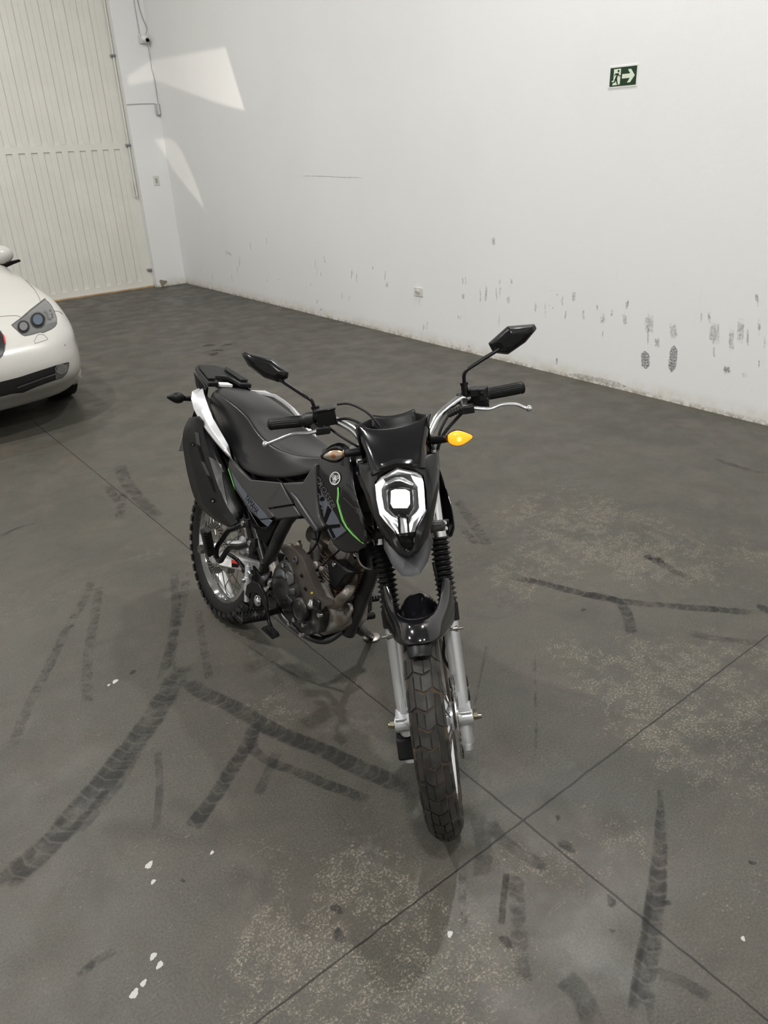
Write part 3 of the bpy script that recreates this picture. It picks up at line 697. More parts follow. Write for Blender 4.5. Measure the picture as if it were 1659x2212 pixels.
def disc(c, y, r, parent, front, name='brake_disc'):
    m = MB(); cc = Vector((c[0], y, c[2])); T = TF if front else None
    n = 48
    # ring with drilled holes: two rows of small holes cut as dark recess plugs
    m.lathe([(r*.72, -.002), (r, -.002), (r, .002), (r*.72, .002)], cc, (0, 1, 0), 60, closed=True)
    for k in range(5):
        a = 2*PI*k/5; m.prism([cc+Vector((math.cos(a+d)*q, -.0025, math.sin(a+d)*q)) for q, d in ((r*.25, -.3), (r*.78, -.08), (r*.78, .08), (r*.25, .3))], (0, .005, 0))
    m.lathe([(.03, -.003), (.055, -.003), (.055, .003), (.03, .003)], cc, (0, 1, 0), 32, closed=True)
    o = m.build(name, 'disc', parent, T=T)
    h_ = MB()
    for k in range(30):
        a = 2*PI*k/30
        for q in (.79, .87, .95): aa = a+q*1.2; h_.lathe([(0, -.0032), (.0035, -.0032), (.0035, .0032), (0, .0032)], cc+Vector((math.cos(aa)*r*q, 0, math.sin(aa)*r*q)), (0, 1, 0), 8)
    h_.build('disc_holes', 'printblack', o, T=T); return o
disc(FA, .068, .118, fwheel, True); disc(RA, -.075, .105, rwheel, False)
m = MB(); m.box((1.262, .078, .352), (.07, .035, .10), Matrix.Rotation(.4, 3, 'Y')); m.tube([(1.262, .055, .372), (1.262, .11, .372)], .018, 14); m.tube([(1.270, .055, .33), (1.270, .11, .33)], .018, 14)
part(m, 'brake_caliper', 'castblack', front=True, bevel=.006)

# fork
def fx(z): return 1.12+(.785-z)*.432
for s in (-1, 1):
    y = s*.0825; ax = Vector((fx(.2)-fx(.6), 0, -.4)).normalized()
    def fp(z, dy=0, dx=0): return Vector((fx(z)+dx, y+s*dy, z))
    mb = MB()
    L0 = [(.0215, .575), (.0235, .57), (.0235, .52), (.0225, .515), (.0225, .36), (.0205, .33), (.0225, .24), (.021, .235), (.021, .232)]
    pts = [fp(z) for r, z in L0]; mb.tube(pts, [r for r, z in L0], 28)
    if s > 0: mb.tube([fp(.236), fp(.228)], [.019, .019], 24); mb.tube([fp(.228), fp(.215)], [.0175, .016], 24)
    else: mb.tube([fp(.236), fp(.20)], [.022, .020], 24)
    leg = part(mb, 'fork_leg', 'alu', front=True, angle=30)
    # rib running down to the axle boss, boss, cap bolts
    rb = MB(); rb.prism([fp(.41, 0, .019), fp(.37, .009, .026), fp(.318, .011, .032), fp(.318, -.011, .032), fp(.37, -.009, .026)], (-.03, 0, -.012)); rb.build('leg_rib', 'alu', leg, T=TF, bevel=.003)
    b = MB(); b.lathe([(.019, -.029), (.021, -.026), (.021, .026), (.019, .029)], (1.35, y, .315), (0, 1, 0), 28); b.box((1.338, y, .318), (.05, .050, .046)); b.build('axle_clamp', 'alu', leg, T=TF, bevel=.005)
    b = MB(); b.lathe([(.0115, 0), (.0115, .012)], (1.35, y+s*.030, .315), (0, s, 0), 6); b.lathe([(.007, .005), (.007, .018)], (1.35, y+s*.030, .315), (0, s, 0), 12); b.build('axle_nut', mat('yellow zinc nut', (.30, .27, .19), .35, 1), leg, T=TF, bevel=.001)
    b = MB(); b.tube([fp(.555), fp(.60)], [.0275, .0285], 28); b.tube([fp(.60), fp(.612)], [.026, .023], 24); b.build('boot_collar', 'plastic', leg, T=TF)
    bt = MB(); pr = []; z0, z1, n = .605, .778, 13; L = (fp(z1)-fp(z0)).length
    for k in range(n):
        pr += [(.0205, L*k/n), (.0212, L*(k+.12)/n), (.0305, L*(k+.5)/n), (.0212, L*(k+.88)/n)]
    pr += [(.0205, L)]; bt.lathe(pr, fp(z0), (fp(z1)-fp(z0)), 32); bt.build('fork_boot', 'rubber', leg, T=TF, angle=20)
    u = MB(); u.tube([fp(.775), fp(1.03)], .0185, 24); u.build('fork_tube', 'chrome', leg, T=TF)
    b = MB(); b.tube([fp(.774), fp(.790)], .0235, 24); b.build('boot_clip', 'alubright', leg, T=TF)
    # drop plate under the axle on the bike's left ... the long foot of the slider
    b = MB(); b.tube([fp(.54, .018, .017), fp(.54, -.018, .017)], .009, 12); b.tube([fp(.54, -.026, .017), fp(.54, .034, .017)], .0045, 10); b.build('fender_bolt', 'steel', leg, T=TF)
for z, n_ in ((.80, 'lower_yoke'), (1.0, 'upper_yoke')):
    mb = MB(); mb.box((fx(z)-.01, 0, z), (.075, .21, .035), Matrix.Rotation(-.4, 3, 'Y')); part(mb, n_, 'castblack', front=True, bevel=.012)
mb = MB(); mb.tube([(1.35, -.12, .315), (1.35, .135, .315)], .009, 14); part(mb, 'front_axle', 'steel', front=True)
mb = MB(); mb.prism([(1.30, -.066, .295), (1.372, -.066, .275), (1.395, -.066, .225), (1.375, -.066, .205), (1.33, -.066, .21)], (0, -.048, 0)); part(mb, 'speed_sensor', 'plastic', front=True, bevel=.005)
mb = MB(); mb.tube([(1.17, .058, .72), (1.20, .066, .60), (1.205, .060, .50), (1.24, .050, .45), (1.232, .062, .40), (1.262, .082, .37)], .0048, 8, smooth=6); part(mb, 'brake_hose', 'rubber', front=True)

# front fender
def row(x, zc, w, zs, n=9, dip=0.0, cr=1.0):
    out = []
    for i in range(n):
        t = -1+2*i/(n-1); out.append(Vector((x-.010*t*t*cr, w*t, zc-(zc-zs)*abs(t)**2.6-dip*(1-t*t))))
    return out
mb = MB(); mb.grid([row(1.205, .652, .056, .600), row(1.24, .662, .057, .605), row(1.30, .668, .056, .605, dip=.012), row(1.345, .670, .055, .612, dip=.006), row(1.372, .670, .053, .62), row(1.42, .664, .048, .632), row(1.455, .655, .044, .642)])
fin = mb
INN = [(1.207, .077, .688), (1.235, .070, .674), (1.275, .063, .664), (1.325, .055, .663), (1.368, .036, .670), (1.384, 0, .674)]
MID = [(1.202, .089, .690), (1.236, .092, .660), (1.295, .083, .645), (1.366, .062, .655), (1.420, .026, .684), (1.425, 0, .680)]
MI2 = [(1.188, .098, .681), (1.212, .103, .628), (1.262, .094, .598), (1.352, .072, .622), (1.448, .052, .653), (1.464, 0, .666)]
OUT = [(1.178, .102, .668), (1.202, .108, .600), (1.248, .100, .560), (1.340, .076, .596), (1.456, .054, .640), (1.478, 0, .655)]
fr_ = MB(); fr_.grid([[V(*q) for q in L_]+[mir(q) for q in reversed(L_[:-1])] for L_ in (INN, MID, MI2, OUT)])
fender = part(fr_, 'front_fender', 'gloss', front=True, solid=.004, sub=1)
fin.build('inner_mudguard', 'gloss', fender, T=TF, solid=.003, sub=2)
mb = MB(); mb.grid([row(1.44, .656, .036, .640, 7), row(1.475, .645, .034, .630, 7), row(1.500, .633, .030, .618, 7)])
mb.build('mud_flap', 'plastic', fender, T=TF, solid=.004, sub=1)

# headlamp mask, visor, lamp
def F(p): return Vector(p)
def sym(L): return [Vector(p) for p in L]
visor_rows = []
for z0, x0, w_, bow, up in [(1.018, 1.200, .075, .008, -.014), (1.036, 1.184, .078, .012, -.004), (1.055, 1.170, .079, .014, 0), (1.085, 1.135, .092, .016, 0), (1.108, 1.100, .101, .016, .0), (1.112, 1.090, .106, .018, .010)]:
    visor_rows.append([Vector((x0-bow*t*t*1.5+.0, w_*t, z0+up*(2*t*t-1))) for t in np.linspace(-1, 1, 9)])
mb = MB(); mb.grid(visor_rows)
for s in (0, -1):   # side returns folding backwards
    mb.grid([[r[s] for r in visor_rows], [r[s]+Vector((-.035, .006*(1 if s else -1), -.004)) for r in visor_rows]])
mask = part(mb, 'headlamp_mask', 'gloss', front=True, solid=.004, sub=1, angle=40)
# surround: outer edge and inner edge loops of one side, mirrored
outer = [(1.182, 0.0, 1.046), (1.176, .040, 1.040), (1.158, .078, 1.030), (1.122, .108, 1.026), (1.160, .106, .985), (1.190, .094, .925), (1.222, .077, .880), (1.250, .058, .845), (1.285, .026, .815), (1.298, 0, .803)]
inner = [(1.200, 0.0, 1.028), (1.196, .034, 1.018), (1.188, .052, 1.004), (1.186, .066, .991), (1.205, .068, .955), (1.228, .064, .912), (1.245, .048, .890), (1.262, .030, .872), (1.284, .015, .832), (1.290, 0, .822)]
back = [(1.13, 0, 1.046), (1.125, .05, 1.040), (1.11, .085, 1.030), (1.075, .115, 1.020), (1.095, .113, .985), (1.115, .102, .925), (1.14, .086, .87), (1.17, .068, .82), (1.23, .036, .785), (1.25, 0, .775)]
ridge = [Vector(a)*.5+Vector(b)*.5+Vector((.009, 0, .003)) for a, b in zip(outer, inner)]
mb = MB()
for s in (1, -1):
    f = (lambda p: Vector(p)) if s > 0 else (lambda p: mir(p))
    rows = [[f(p) for p in L_] for L_ in (back, outer, ridge, inner, [Vector(p)+Vector((-.03, 0, 0)) for p in inner])]
    mb.grid(rows)
mb.build('lamp_surround', 'gloss', mask, T=TF, solid=.002, angle=35)
# lamp interior
mb = MB(); lens_o = [(1.190, 0, 1.024), (1.180, .050, 1.000), (1.178, .062, .988), (1.197, .064, .955), (1.220, .060, .912), (1.237, .045, .890), (1.255, .028, .872), (1.278, .013, .832), (1.284, 0, .824)]
loop = [Vector(p) for p in lens_o]+[mir(p) for p in reversed(lens_o[1:-1])]
cen = Vector((1.20, 0, .935)); rows = [loop, [cen+(p-cen)*.8+Vector((-.02, 0, 0)) for p in loop], [cen+(p-cen)*.5+Vector((-.035, 0, 0)) for p in loop], [cen+(p-cen)*.05+Vector((-.035, 0, 0)) for p in loop]]
mb.grid(rows, closed=True); head = part(mb, 'headlamp', 'reflector', front=True, solid=.002)
lens = MB(); lens.add([p+Vector((.006, 0, .003)) for p in loop]+[cen+Vector((.014, 0, .008))], [(i, (i+1) % len(loop), len(loop)) for i in range(len(loop))])
lens.build('lamp_glass', 'clear', head, T=TF, angle=60)
# bvh plane carrying the light strips (a tilted facet just behind the glass)
def plane_bvh(c, nrm, size, front=True):
    Mx = ROOT @ TF if front else ROOT
    R3 = Vector(nrm).to_track_quat('Z', 'Y').to_matrix(); c = Vector(c)
    vs = [Mx @ (c+R3 @ Vector((a*size, b*size, 0))) for a, b in ((-1, -1), (1, -1), (1, 1), (-1, 1))]
    return BVHTree.FromPolygons(vs, [(0, 1, 2, 3)])
def k3(L): return [(640+x/4.366, 960+y/4.366) for x, y in L]
LP = plane_bvh((1.206, 0, .94), (1, 0, .45), .3)
LP2 = plane_bvh((1.192, 0, .94), (1, 0, .45), .3)
for q_ in [k3([(745, 378), (820, 325), (838, 352), (803, 425), (812, 600), (860, 665), (975, 755), (980, 832), (880, 775), (790, 692), (768, 620)]),
     k3([(1080, 290), (1190, 325), (1200, 360), (1218, 620), (1175, 700), (1068, 832), (1058, 765), (1145, 632), (1160, 600), (1145, 400), (1100, 335)])]: lay([q_], LP, 'daytime_strip', 'drl', head, RI, thick=.003, maxe=8)
for q_ in [k3([(825, 430), (880, 415), (860, 450), (870, 610), (960, 700), (960, 745), (850, 640), (830, 600)]), k3([(1085, 410), (1130, 430), (1135, 600), (1040, 745), (1040, 700), (1105, 600), (1095, 450)])]: lay([q_], LP2, 'inner_bezel', 'greymet', head, RI, thick=.004, maxe=8)
lay([k3([(895, 440), (930, 425), (1030, 425), (1068, 445), (1072, 560), (1045, 600), (915, 600), (892, 560)])], plane_bvh((1.199, 0, .94), (1, 0, .45), .3), 'led_projector', 'led', head, RI, thick=.004, maxe=10)
lay([k3([(880, 405), (985, 385), (1085, 405), (1090, 620), (1060, 665), (900, 665), (872, 620)])], LP2, 'projector_frame', 'satin', head, RI, thick=.003, maxe=10)
lay([k3([(820, 400), (830, 365), (930, 305), (1000, 305), (1110, 370), (1100, 390), (985, 345), (930, 345), (850, 385)])], LP2, 'upper_bezel', 'alu', head, RI, thick=.003, maxe=8)
lay([k3([(955, 660), (975, 660), (985, 760), (985, 860), (1060, 860), (1045, 740), (1035, 660), (1055, 660), (1075, 880), (965, 880)])], plane_bvh((1.215, 0, .94), (1, 0, .45), .3), 'lamp_divider', 'satin', head, RI, thick=.004, maxe=8)
mb = MB(); bp = [(1.262, .024, .862), (1.286, .010, .826), (1.288, 0, .822)]; mb.prism([Vector(p) for p in bp[:2]]+[mir(p) for p in (bp[1], bp[0])], (.003, 0, .004)); mb.build('lower_window', 'smoke', head, T=TF)
# beak
mb = MB()
O = [(1.225, .064, .842), (1.235, .068, .815), (1.290, .047, .785), (1.320, .024, .768), (1.322, 0, .765)]
I = [(1.246, .054, .842), (1.252, .049, .838), (1.282, .024, .812), (1.294, .010, .806), (1.297, 0, .805)]
U = [(1.16, .058, .815), (1.17, .060, .79), (1.22, .036, .760), (1.25, .016, .752), (1.25, 0, .752)]
for s in (1, -1):
    f = (lambda p: Vector(p)) if s > 0 else (lambda p: mir(p))
    mb.grid([[f(p) for p in L_] for L_ in (I, O, U)])
beak = part(mb, 'beak', 'beakgrey', front=True, solid=.003, angle=20)
# instrument cowl behind the visor
mb = MB(); cw = lambda x, z, w_, n=9: [Vector((x-.02*t*t, w_*t, z+.006*t*t)) for t in np.linspace(-1, 1, n)]
mb.grid([cw(1.09, 1.085, .09), cw(1.05, 1.045, .085), cw(1.0, 1.055, .075), cw(.985, 1.105, .062), cw(.975, 1.108, .062), cw(.97, 1.04, .07)])
cowl = part(mb, 'instrument_cowl', 'plastic', front=True, solid=.004, sub=1)
for s in (-1, 1):
    mb = MB(); mb.grid([[V(1.095, s*.100, 1.115), V(1.04, s*.098, 1.112), V(.985, s*.064, 1.108)], [V(1.07, s*.096, 1.02), V(1.03, s*.09, 1.02), V(.98, s*.07, 1.03)]]); mb.build('cowl_side', 'plastic', cowl, T=TF, solid=.004)

# handlebar with controls
mb = MB(); hb = [(.84, .370), (.865, .29), (.905, .215), (.915, .19), (.955, .128), (.985, .098), (.995, .075)]
zz = {.370: 1.097, .29: 1.103, .215: 1.107, .19: 1.106, .128: 1.078, .098: 1.045, .075: 1.035}
half = [Vector((x, y, zz[y])) for x, y in hb]; mb.tube(half+[mir(p) for p in reversed(half)], .0115, 16, smooth=4)
bar = part(mb, 'handlebar', 'alubright', front=True)
mb = MB(); mb.box((.99, 0, 1.02), (.05, .12, .05)); mb.build('bar_clamp', 'castblack', bar, T=TF, bevel=.008)
for s in (-1, 1):
    a, b = V(.88, s*.268, 1.101), V(.838, s*.388, 1.095); d = (b-a)
    mb = MB(); mb.tube([a, a+d*.03, a+d*.06, a+d*.10, a+d*.94, a+d*.96, b], [.019, .022, .019, .0165, .0172, .0195, .0185], 24); g = mb.build('hand_grip', 'rubber', bar, T=TF)
    rbm = MB()
    for k in range(18):
        an = 2*PI*k/18; u = d.cross(Vector((0, 0, 1))).normalized(); v = d.normalized().cross(u)
        o_ = (u*math.cos(an)+v*math.sin(an))*.0170; rbm.tube([a+d*.14+o_, a+d*.9+o_*1.02], .0011, 5)
    rbm.build('grip_ribs', 'rubber', g, T=TF)
    # lever
    if s > 0: L_ = [(.945, .200, 1.092, .010), (.953, .235, 1.086, .009), (.957, .275, 1.079, .0075), (.952, .311, 1.085, .0065), (.952, .35, 1.080, .006), (.957, .374, 1.068, .006), (.960, .386, 1.064, .006)]
    else: L_ = [(.945, -.205, 1.092, .010), (.950, -.224, 1.087, .009), (.956, -.256, 1.084, .0075), (.956, -.303, 1.088, .0065), (.960, -.348, 1.079, .006), (.962, -.375, 1.073, .006), (.962, -.388, 1.071, .006)]
    mb = MB(); mb.tube([p[:3] for p in L_], [p[3] for p in L_], 12, smooth=4, flat=.75); mb.sphere(L_[-1][:3], .0098, 14)
    mb.build('brake_lever' if s < 0 else 'clutch_lever', 'alubright', bar, T=TF)
    mb = MB(); mb.tube([(.905, s*.192, 1.106), (.915, s*.205, 1.100), (.945, s*.205, 1.090)], [.014, .013, .011], 12); mb.box((.948, s*.212, 1.085), (.03, .04, .022)); mb.tube([(.905, s*.19, 1.106), (.9, s*.215, 1.107)], .0175, 18)
    mb.build('lever_bracket', 'castblack', bar, T=TF, bevel=.003)
# master cylinder (bike's right) and switch housings
mb = MB(); mb.box((.925, -.200, 1.117), (.045, .058, .046), Matrix.Rotation(.12, 3, 'Z')); mb.box((.925, -.200, 1.142), (.05, .064, .007), Matrix.Rotation(.12, 3, 'Z')); mc = mb.build('brake_reservoir', 'satin', bar, T=TF, bevel=.003)
mb = MB(); mb.tube([(.893, -.236, 1.104), (.885, -.262, 1.102)], .025, 20); mb.tube([(.886, -.258, 1.102), (.88, -.272, 1.101)], .021, 20); mb.tube([(.93, -.23, 1.075), (.91, -.245, 1.09)], .012, 10); mb.build('throttle_housing', 'plastic', bar, T=TF)
mb = MB(); mb.box((.895, .250, 1.103), (.045, .055, .052), Matrix.Rotation(-.35, 3, 'Z')); mb.box((.910, .240, 1.122), (.03, .025, .022)); mb.box((.915, .262, 1.104), (.02, .022, .018)); mb.tube([(.918, .262, 1.118), (.930, .262, 1.12)], .006, 8); mb.box((.905, .272, 1.085), (.035, .012, .03)); mb.build('switch_housing', 'plastic', bar, T=TF, bevel=.004)
mb = MB()
for k in range(5): mb.tube([(.960+k*.001, .195-k*.008, 1.092-k*.002), (.961+k*.001, .190-k*.008, 1.091-k*.002)], .0105, 12)
mb.tube([(.955, .20, 1.093), (.967, .155, 1.08)], .007, 10); mb.build('clutch_cable_boot', 'rubber', bar, T=TF)
for nm, pts, r in [('clutch_cable', [(.967, .155, 1.08), (1.0, .125, 1.045), (1.01, .11, .99), (.98, .07, .93), (.93, .04, .88)], .0042), ('throttle_cable', [(.925, -.20, 1.085), (.965, -.17, 1.07), (1.0, -.12, 1.04), (.97, -.06, .98)], .0038), ('throttle_cable', [(.93, -.16, 1.15), (.95, -.12, 1.150), (1.0, -.07, 1.13), (1.02, -.04, 1.09)], .0035), ('wiring_loom', [(.905, .22, 1.08), (.94, .18, 1.06), (.97, .13, 1.02), (.985, .10, .96)], .005), ('brake_line', [(.935, -.165, 1.105), (.98, -.125, 1.115), (1.02, -.08, 1.09), (1.05, -.04, 1.0)], .0045)]:
    mb = MB(); mb.tube(pts, r, 8, smooth=6); part(mb, nm, 'rubber', front=True)

# mirrors
def mirror(label, stem, shell, ridge, backdir, base):
    mb = MB(); mb.tube(stem, .0055, 12, smooth=3); mo = part(mb, 'mirror', 'satin', front=True)
    mb = MB(); mb.tube([base, base+V(0, 0, .034)], [.011, .010], 16); mb.tube([base+V(0, 0, .030), base+V(0, 0, .038)], .0135, 6); mb.build('stem_nut', 'satin', mo, T=TF)
    P = [Vector(p) for p in shell]; n = len(P); c = sum(P, Vector())/n; bd = Vector(backdir)
    rg = [Vector(p) for p in ridge]
    mb = MB(); k = 4
    rows = [P, [p+bd*.010+(c-p)*.02 for p in P], [p+bd*.026+(c-p)*.17 for p in P], [p+bd*.036+(c-p)*.50 for p in P]]
    mb.grid(rows, closed=True); mb.add(rows[-1], [tuple(range(n))]); sh = mb.build('mirror_shell', 'satin', mo, T=TF, bevel=.003, angle=20)
    mb = MB(); mb.add([p+(c-p)*.06+bd*.002 for p in P], [tuple(range(n))]); mb.build('mirror_glass', 'chrome', sh, T=TF)
mirR = [(.858, .298, 1.246), (.866, .357, 1.288), (.858, .435, 1.281), (.858, .441, 1.267), (.862, .405, 1.234), (.864, .350, 1.206), (.862, .309, 1.217)]
mirL = [(.800, -.437, 1.316), (.803, -.424, 1.320), (.822, -.343, 1.292), (.842, -.297, 1.247), (.846, -.303, 1.230), (.840, -.335, 1.220), (.826, -.378, 1.238), (.808, -.422, 1.276)]
mirror('', [(.91, .213, 1.12), (.91, .215, 1.17), (.91, .222, 1.186), (.905, .245, 1.198), (.890, .325, 1.231)], mirR, [], (1, -.05, .1), V(.91, .213, 1.118))
mirror('', [(.91, -.229, 1.12), (.91, -.234, 1.162), (.908, -.243, 1.174), (.895, -.262, 1.186), (.862, -.325, 1.232)], mirL, [], (1, .25, .1), V(.91, -.229, 1.112))

# turn signals: pointed oval lens on a stalk
def signal(root_p, in_p, tip_p, up, lit, front, body_black=False, r=.021):
    a, b, t = Vector(root_p), Vector(in_p), Vector(tip_p); T = TF if front else None
    mb = MB(); mb.tube([a, b], [.012, .010], 14); st = mb.build('turn_signal', 'plastic', bike, T=T)
    d = (t-b).normalized(); L_ = (t-b).length; u = Vector(up); fw = d.cross(u).normalized()
    if fw.x < 0: fw = -fw
    def ring(k, sc):
        x = k*L_; w_ = r*1.0*math.sin(PI*min(.97, (.08+.90*k))**.80)*sc+.002
        return [b+d*x+u*math.cos(an)*w_+fw*max(-.2, math.sin(an))*w_*.75 for an in np.linspace(0, 2*PI, 17)[:-1]]
    def ringb(k, sc):
        x = k*L_; w_ = r*math.sin(PI*min(.97, (.08+.90*k))**.80)*sc+.003
        return [b+d*x+u*math.cos(an)*w_-fw*max(-.15, math.sin(an))*w_*1.0 for an in np.linspace(0, 2*PI, 17)[:-1]]
    ks = np.linspace(0, 1, 9)
    mb = MB(); mb.grid([ring(k, 1) for k in ks], closed=True); mb.add(ring(0, 1), [tuple(range(16))]); mb.add(ring(1, 1), [tuple(range(16))])
    mb.build('signal_lens', 'plastic' if body_black else ('amber' if lit else 'clear'), st, T=T, sub=1)
    mb = MB(); mb.grid([ringb(k, 1.05) for k in ks], closed=True); mb.add(ringb(0, 1.05), [tuple(range(16))]); mb.build('signal_body', 'plastic', st, T=T, sub=1)
    if not body_black:
        mb = MB(); mb.sphere(b+d*L_*.40+fw*(.009 if not lit else .0135), .0065 if not lit else .007, 12); mb.build('bulb', 'ambercore' if lit else 'amberoff', st, T=T)
        if not lit:
            mb = MB(); mb.grid([[p-fw*.004 for p in ring(k, .8)] for k in ks], closed=True); mb.build('signal_reflector', 'amberdull', st, T=T)
MT['amberdull'] = mat('pale amber reflector', (.78, .72, .64), .25, .5, dirt=(.80, .52, .32), nscale=60)
signal((1.06, -.10, 1.040), (1.078, -.148, 1.046), (1.062, -.217, 1.041), (0, 0, 1), False, True)
signal((1.06, .10, 1.042), (1.078, .143, 1.047), (1.062, .213, 1.038), (0, 0, 1), True, True)
signal((-.20, -.10, .885), (-.185, -.175, .888), (-.20, -.240, .888), (0, 0, 1), False, False, True, .019)
signal((-.22, .10, .86), (-.205, .165, .862), (-.22, .232, .862), (0, 0, 1), False, False, True, .019)

# --- seat
SE = [(-.165, .060, .945, .935, .080, .905, .06), (-.10, .095, .953, .942, .112, .872, .0), (.05, .105, .945, .935, .130, .81, 0), (.17, .104, .928, .918, .142, .772, 0), (.225, .104, .896, .904, .150, .758, 0), (.255, .108, .878, .892, .155, .750, 0), (.32, .114, .864, .873, .163, .742, 0),
      (.42, .121, .852, .861, .170, .752, 0), (.52, .119, .855, .864, .171, .776, 0), (.62, .106, .872, .880, .166, .806, 0), (.71, .086, .905, .903, .150, .846, 0), (.79, .070, .940, .925, .120, .90, 0)]
rows = []
for x, wt, zc, zr, wb, zb, _ in SE:
    h = [(0, zc), (wt*.5, zc), (wt*.88, zr+.001), (wt*.985, zr-.001), (wt+.005, zr-.009), (wt*.55+wb*.45+.004, zr-.35*(zr-zb)), (wb, zb+.008), (wb-.006, zb), (wb-.03, zb)]
    rows.append([Vector((x, -y, z)) for y, z in reversed(h)]+[Vector((x, y, z)) for y, z in h[1:]])
mb = MB(); mb.grid(rows); mb.add(rows[0], [tuple(range(len(rows[0])))]); mb.add(rows[-1], [tuple(range(len(rows[0])))])
seat = part(mb, 'seat', 'seat', sub=2)
# --- rear rack
mb = MB(); pl = [(-.150, .097), (-.155, .048), (-.215, .040), (-.24, .022), (-.24, -.022), (-.215, -.040), (-.155, -.048), (-.150, -.097), (-.345, -.068), (-.375, -.035), (-.375, .035), (-.345, .068)]
mb.prism([V(x, y, .943-.10*(x+.15)*1.4) for x, y in pl], (0, 0, .020)); rack = part(mb, 'rear_rack', 'plastic', bevel=.005)
for s in (-1, 1):
    mb = MB(); mb.prism([V(-.17, s*.088, .967), V(-.17, s*.055, .967), V(-.30, s*.045, .985), V(-.335, s*.062, .992)], (0, 0, .010)); mb.build('rack_pad', 'rubber', rack, bevel=.003)
    mb = MB(); mb.prism([V(-.16, s*.100, .940), V(-.355, s*.072, .965), V(-.38, s*.04, .955), V(-.36, s*.05, .90), V(-.17, s*.098, .885)], (0, -s*.012, 0)); mb.build('tail_side', 'satin', rack, bevel=.003)
mb = MB(); mb.box((-.205, 0, .945), (.045, .055, .012)); mb.build('rack_label', 'white', rack, bevel=.002)
# --- grab rails: broad flat bars with a ridge
OUTP = [(429, 838), (414, 845), (412, 861), (418, 883), (430, 907), (442, 924), (464, 952), (481, 971), (497, 985)]
MIDP = [(433, 842), (425, 851), (427, 866), (434, 887), (446, 911), (458, 930), (476, 954), (489, 969), (498, 985)]
INP = [(438, 836), (441, 850), (445, 862), (452, 882), (461, 904), (472, 923), (486, 947), (494, 962), (499, 984)]
YO = [.105, .165, .185, .198, .203, .205, .203, .200, .192]
for s in (-1, 1):
    rws = []
    for i in range(9):
        a = on(*OUTP[i], 'y', -YO[i]); b = on(*MIDP[i], 'y', -YO[i]+.006); c = on(*INP[i], 'y', -YO[i]+.030)
        q = [a, b, c, c+V(-.004, .003, -.014), a+V(.004, .010, -.016)]
        if s > 0: q = [mir(p)+V(0, -.020*min(1, i/3), .055*min(1, i/4)) for p in q]
        rws.append(q)
    mb = MB(); mb.grid(rws, closed=True); mb.add(rws[0], [tuple(range(5))]); part(mb, 'grab_rail', 'rail', bevel=.002, angle=35)
# --- tail and rear mudguard with number plate holder
mb = MB(); rw = lambda x, z, w_, d: [V(x, w_*t, z-d*t*t) for t in np.linspace(-1, 1, 7)]
mb.grid([rw(.32, .70, .10, .08), rw(.15, .76, .11, .07), rw(-.05, .84, .11, .06), rw(-.22, .89, .08, .04), rw(-.32, .88, .06, .03), rw(-.38, .80, .05, .02), rw(-.40, .70, .05, .01)])
tail = part(mb, 'rear_mudguard', 'plastic', solid=.006, sub=1)
mb = MB(); mb.box((-.375, -.005, .650), (.006, .18, .075), Matrix.Rotation(.35, 3, 'Y')); mb.build('number_plate', 'printgrey', tail, bevel=.002)

# --- tank, shrouds, side panels (surfaces are the same on both sides)
def shY(x, z):                               # half width of the shroud
    b = .176-2.0*max(0, z-.88)**2-.7*max(0, .84-z)**2-.30*(x-.96)**2
    return b
TOP = [(.780, .945), (.82, .985), (.88, 1.002), (.93, .985), (.965, .935), (.999, .885), (1.035, .850), (1.062, .805), (1.078, .775)]
BOT = [(.783, .905), (.790, .850), (.826, .778), (.872, .718), (.912, .682), (.955, .684), (.989, .690), (1.040, .722), (1.078, .750)]
for s in (-1, 1):
    rws = []
    for j in np.linspace(0, 1, 9):
        rws.append([V(b[0]*(1-j)+a[0]*j, 0, b[1]*(1-j)+a[1]*j) for a, b in zip(TOP, BOT)])
    for r in rws:
        for p in r: p.y = s*shY(p.x, p.z)
    mb = MB(); mb.grid(rws); sh_ = part(mb, 'tank_shroud', 'gloss', solid=.006, sub=1)
    if s < 0: shR = sh_
    else: shL = sh_
mb = MB(); rws = []
for x, w_, z in [(.70, .07, .905), (.76, .11, .955), (.84, .135, 1.000), (.93, .14, 1.018), (1.00, .12, 1.005), (1.06, .08, .96)]:
    rws.append([V(x, w_*1.25*math.sin(a), z-.13+.13*math.cos(a)**.8 if math.cos(a) > 0 else z-.13) for a in np.linspace(-PI/2*.99, PI/2*.99, 13)])
mb.grid(rws); tank = part(mb, 'fuel_tank', 'gloss', sub=1, solid=.004)
mb = MB(); mb.lathe([(.038, 0), (.038, .012), (.034, .018), (0, .018)], (.90, 0, 1.012), (0, 0, 1), 28); mb.build('fuel_cap', 'alu', tank)
# inner body behind the panels so that nothing shines through
mb = MB(); mb.prism([V(.25, -.12, .77), V(.42, -.12, .66), V(.56, -.12, .64), V(.66, -.12, .68), V(.80, -.12, .73), V(.92, -.12, .74), V(.97, -.12, .80), V(.94, -.12, .92), V(.80, -.12, .90), V(.6, -.12, .80)], (0, .24, 0)); part(mb, 'air_box', 'plastic', bevel=.01)
def panel(name, outline_px, y, m, thick=.010, bevel=.003, parent=bike, both=True, yfn=None, sub=None):
    P = []
    for px, py in outline_px:
        p = on(px, py, 'y', y); P.append(p)
    o = None
    for s in ((1, -1) if both else (1,)):
        mb = MB(); Q = [p if s > 0 else mir(p) for p in P]; mb.prism(Q, (0, (thick if y < 0 else -thick)*s, 0)); r = part(mb, name, m, parent, bevel=bevel)
        o = o or r
    return o
def k1(L): return [(360+x/4.1475, 740+y/4.1475) for x, y in L]
def k4(L): return [(400+x/3.770, 1060+y/3.770) for x, y in L]
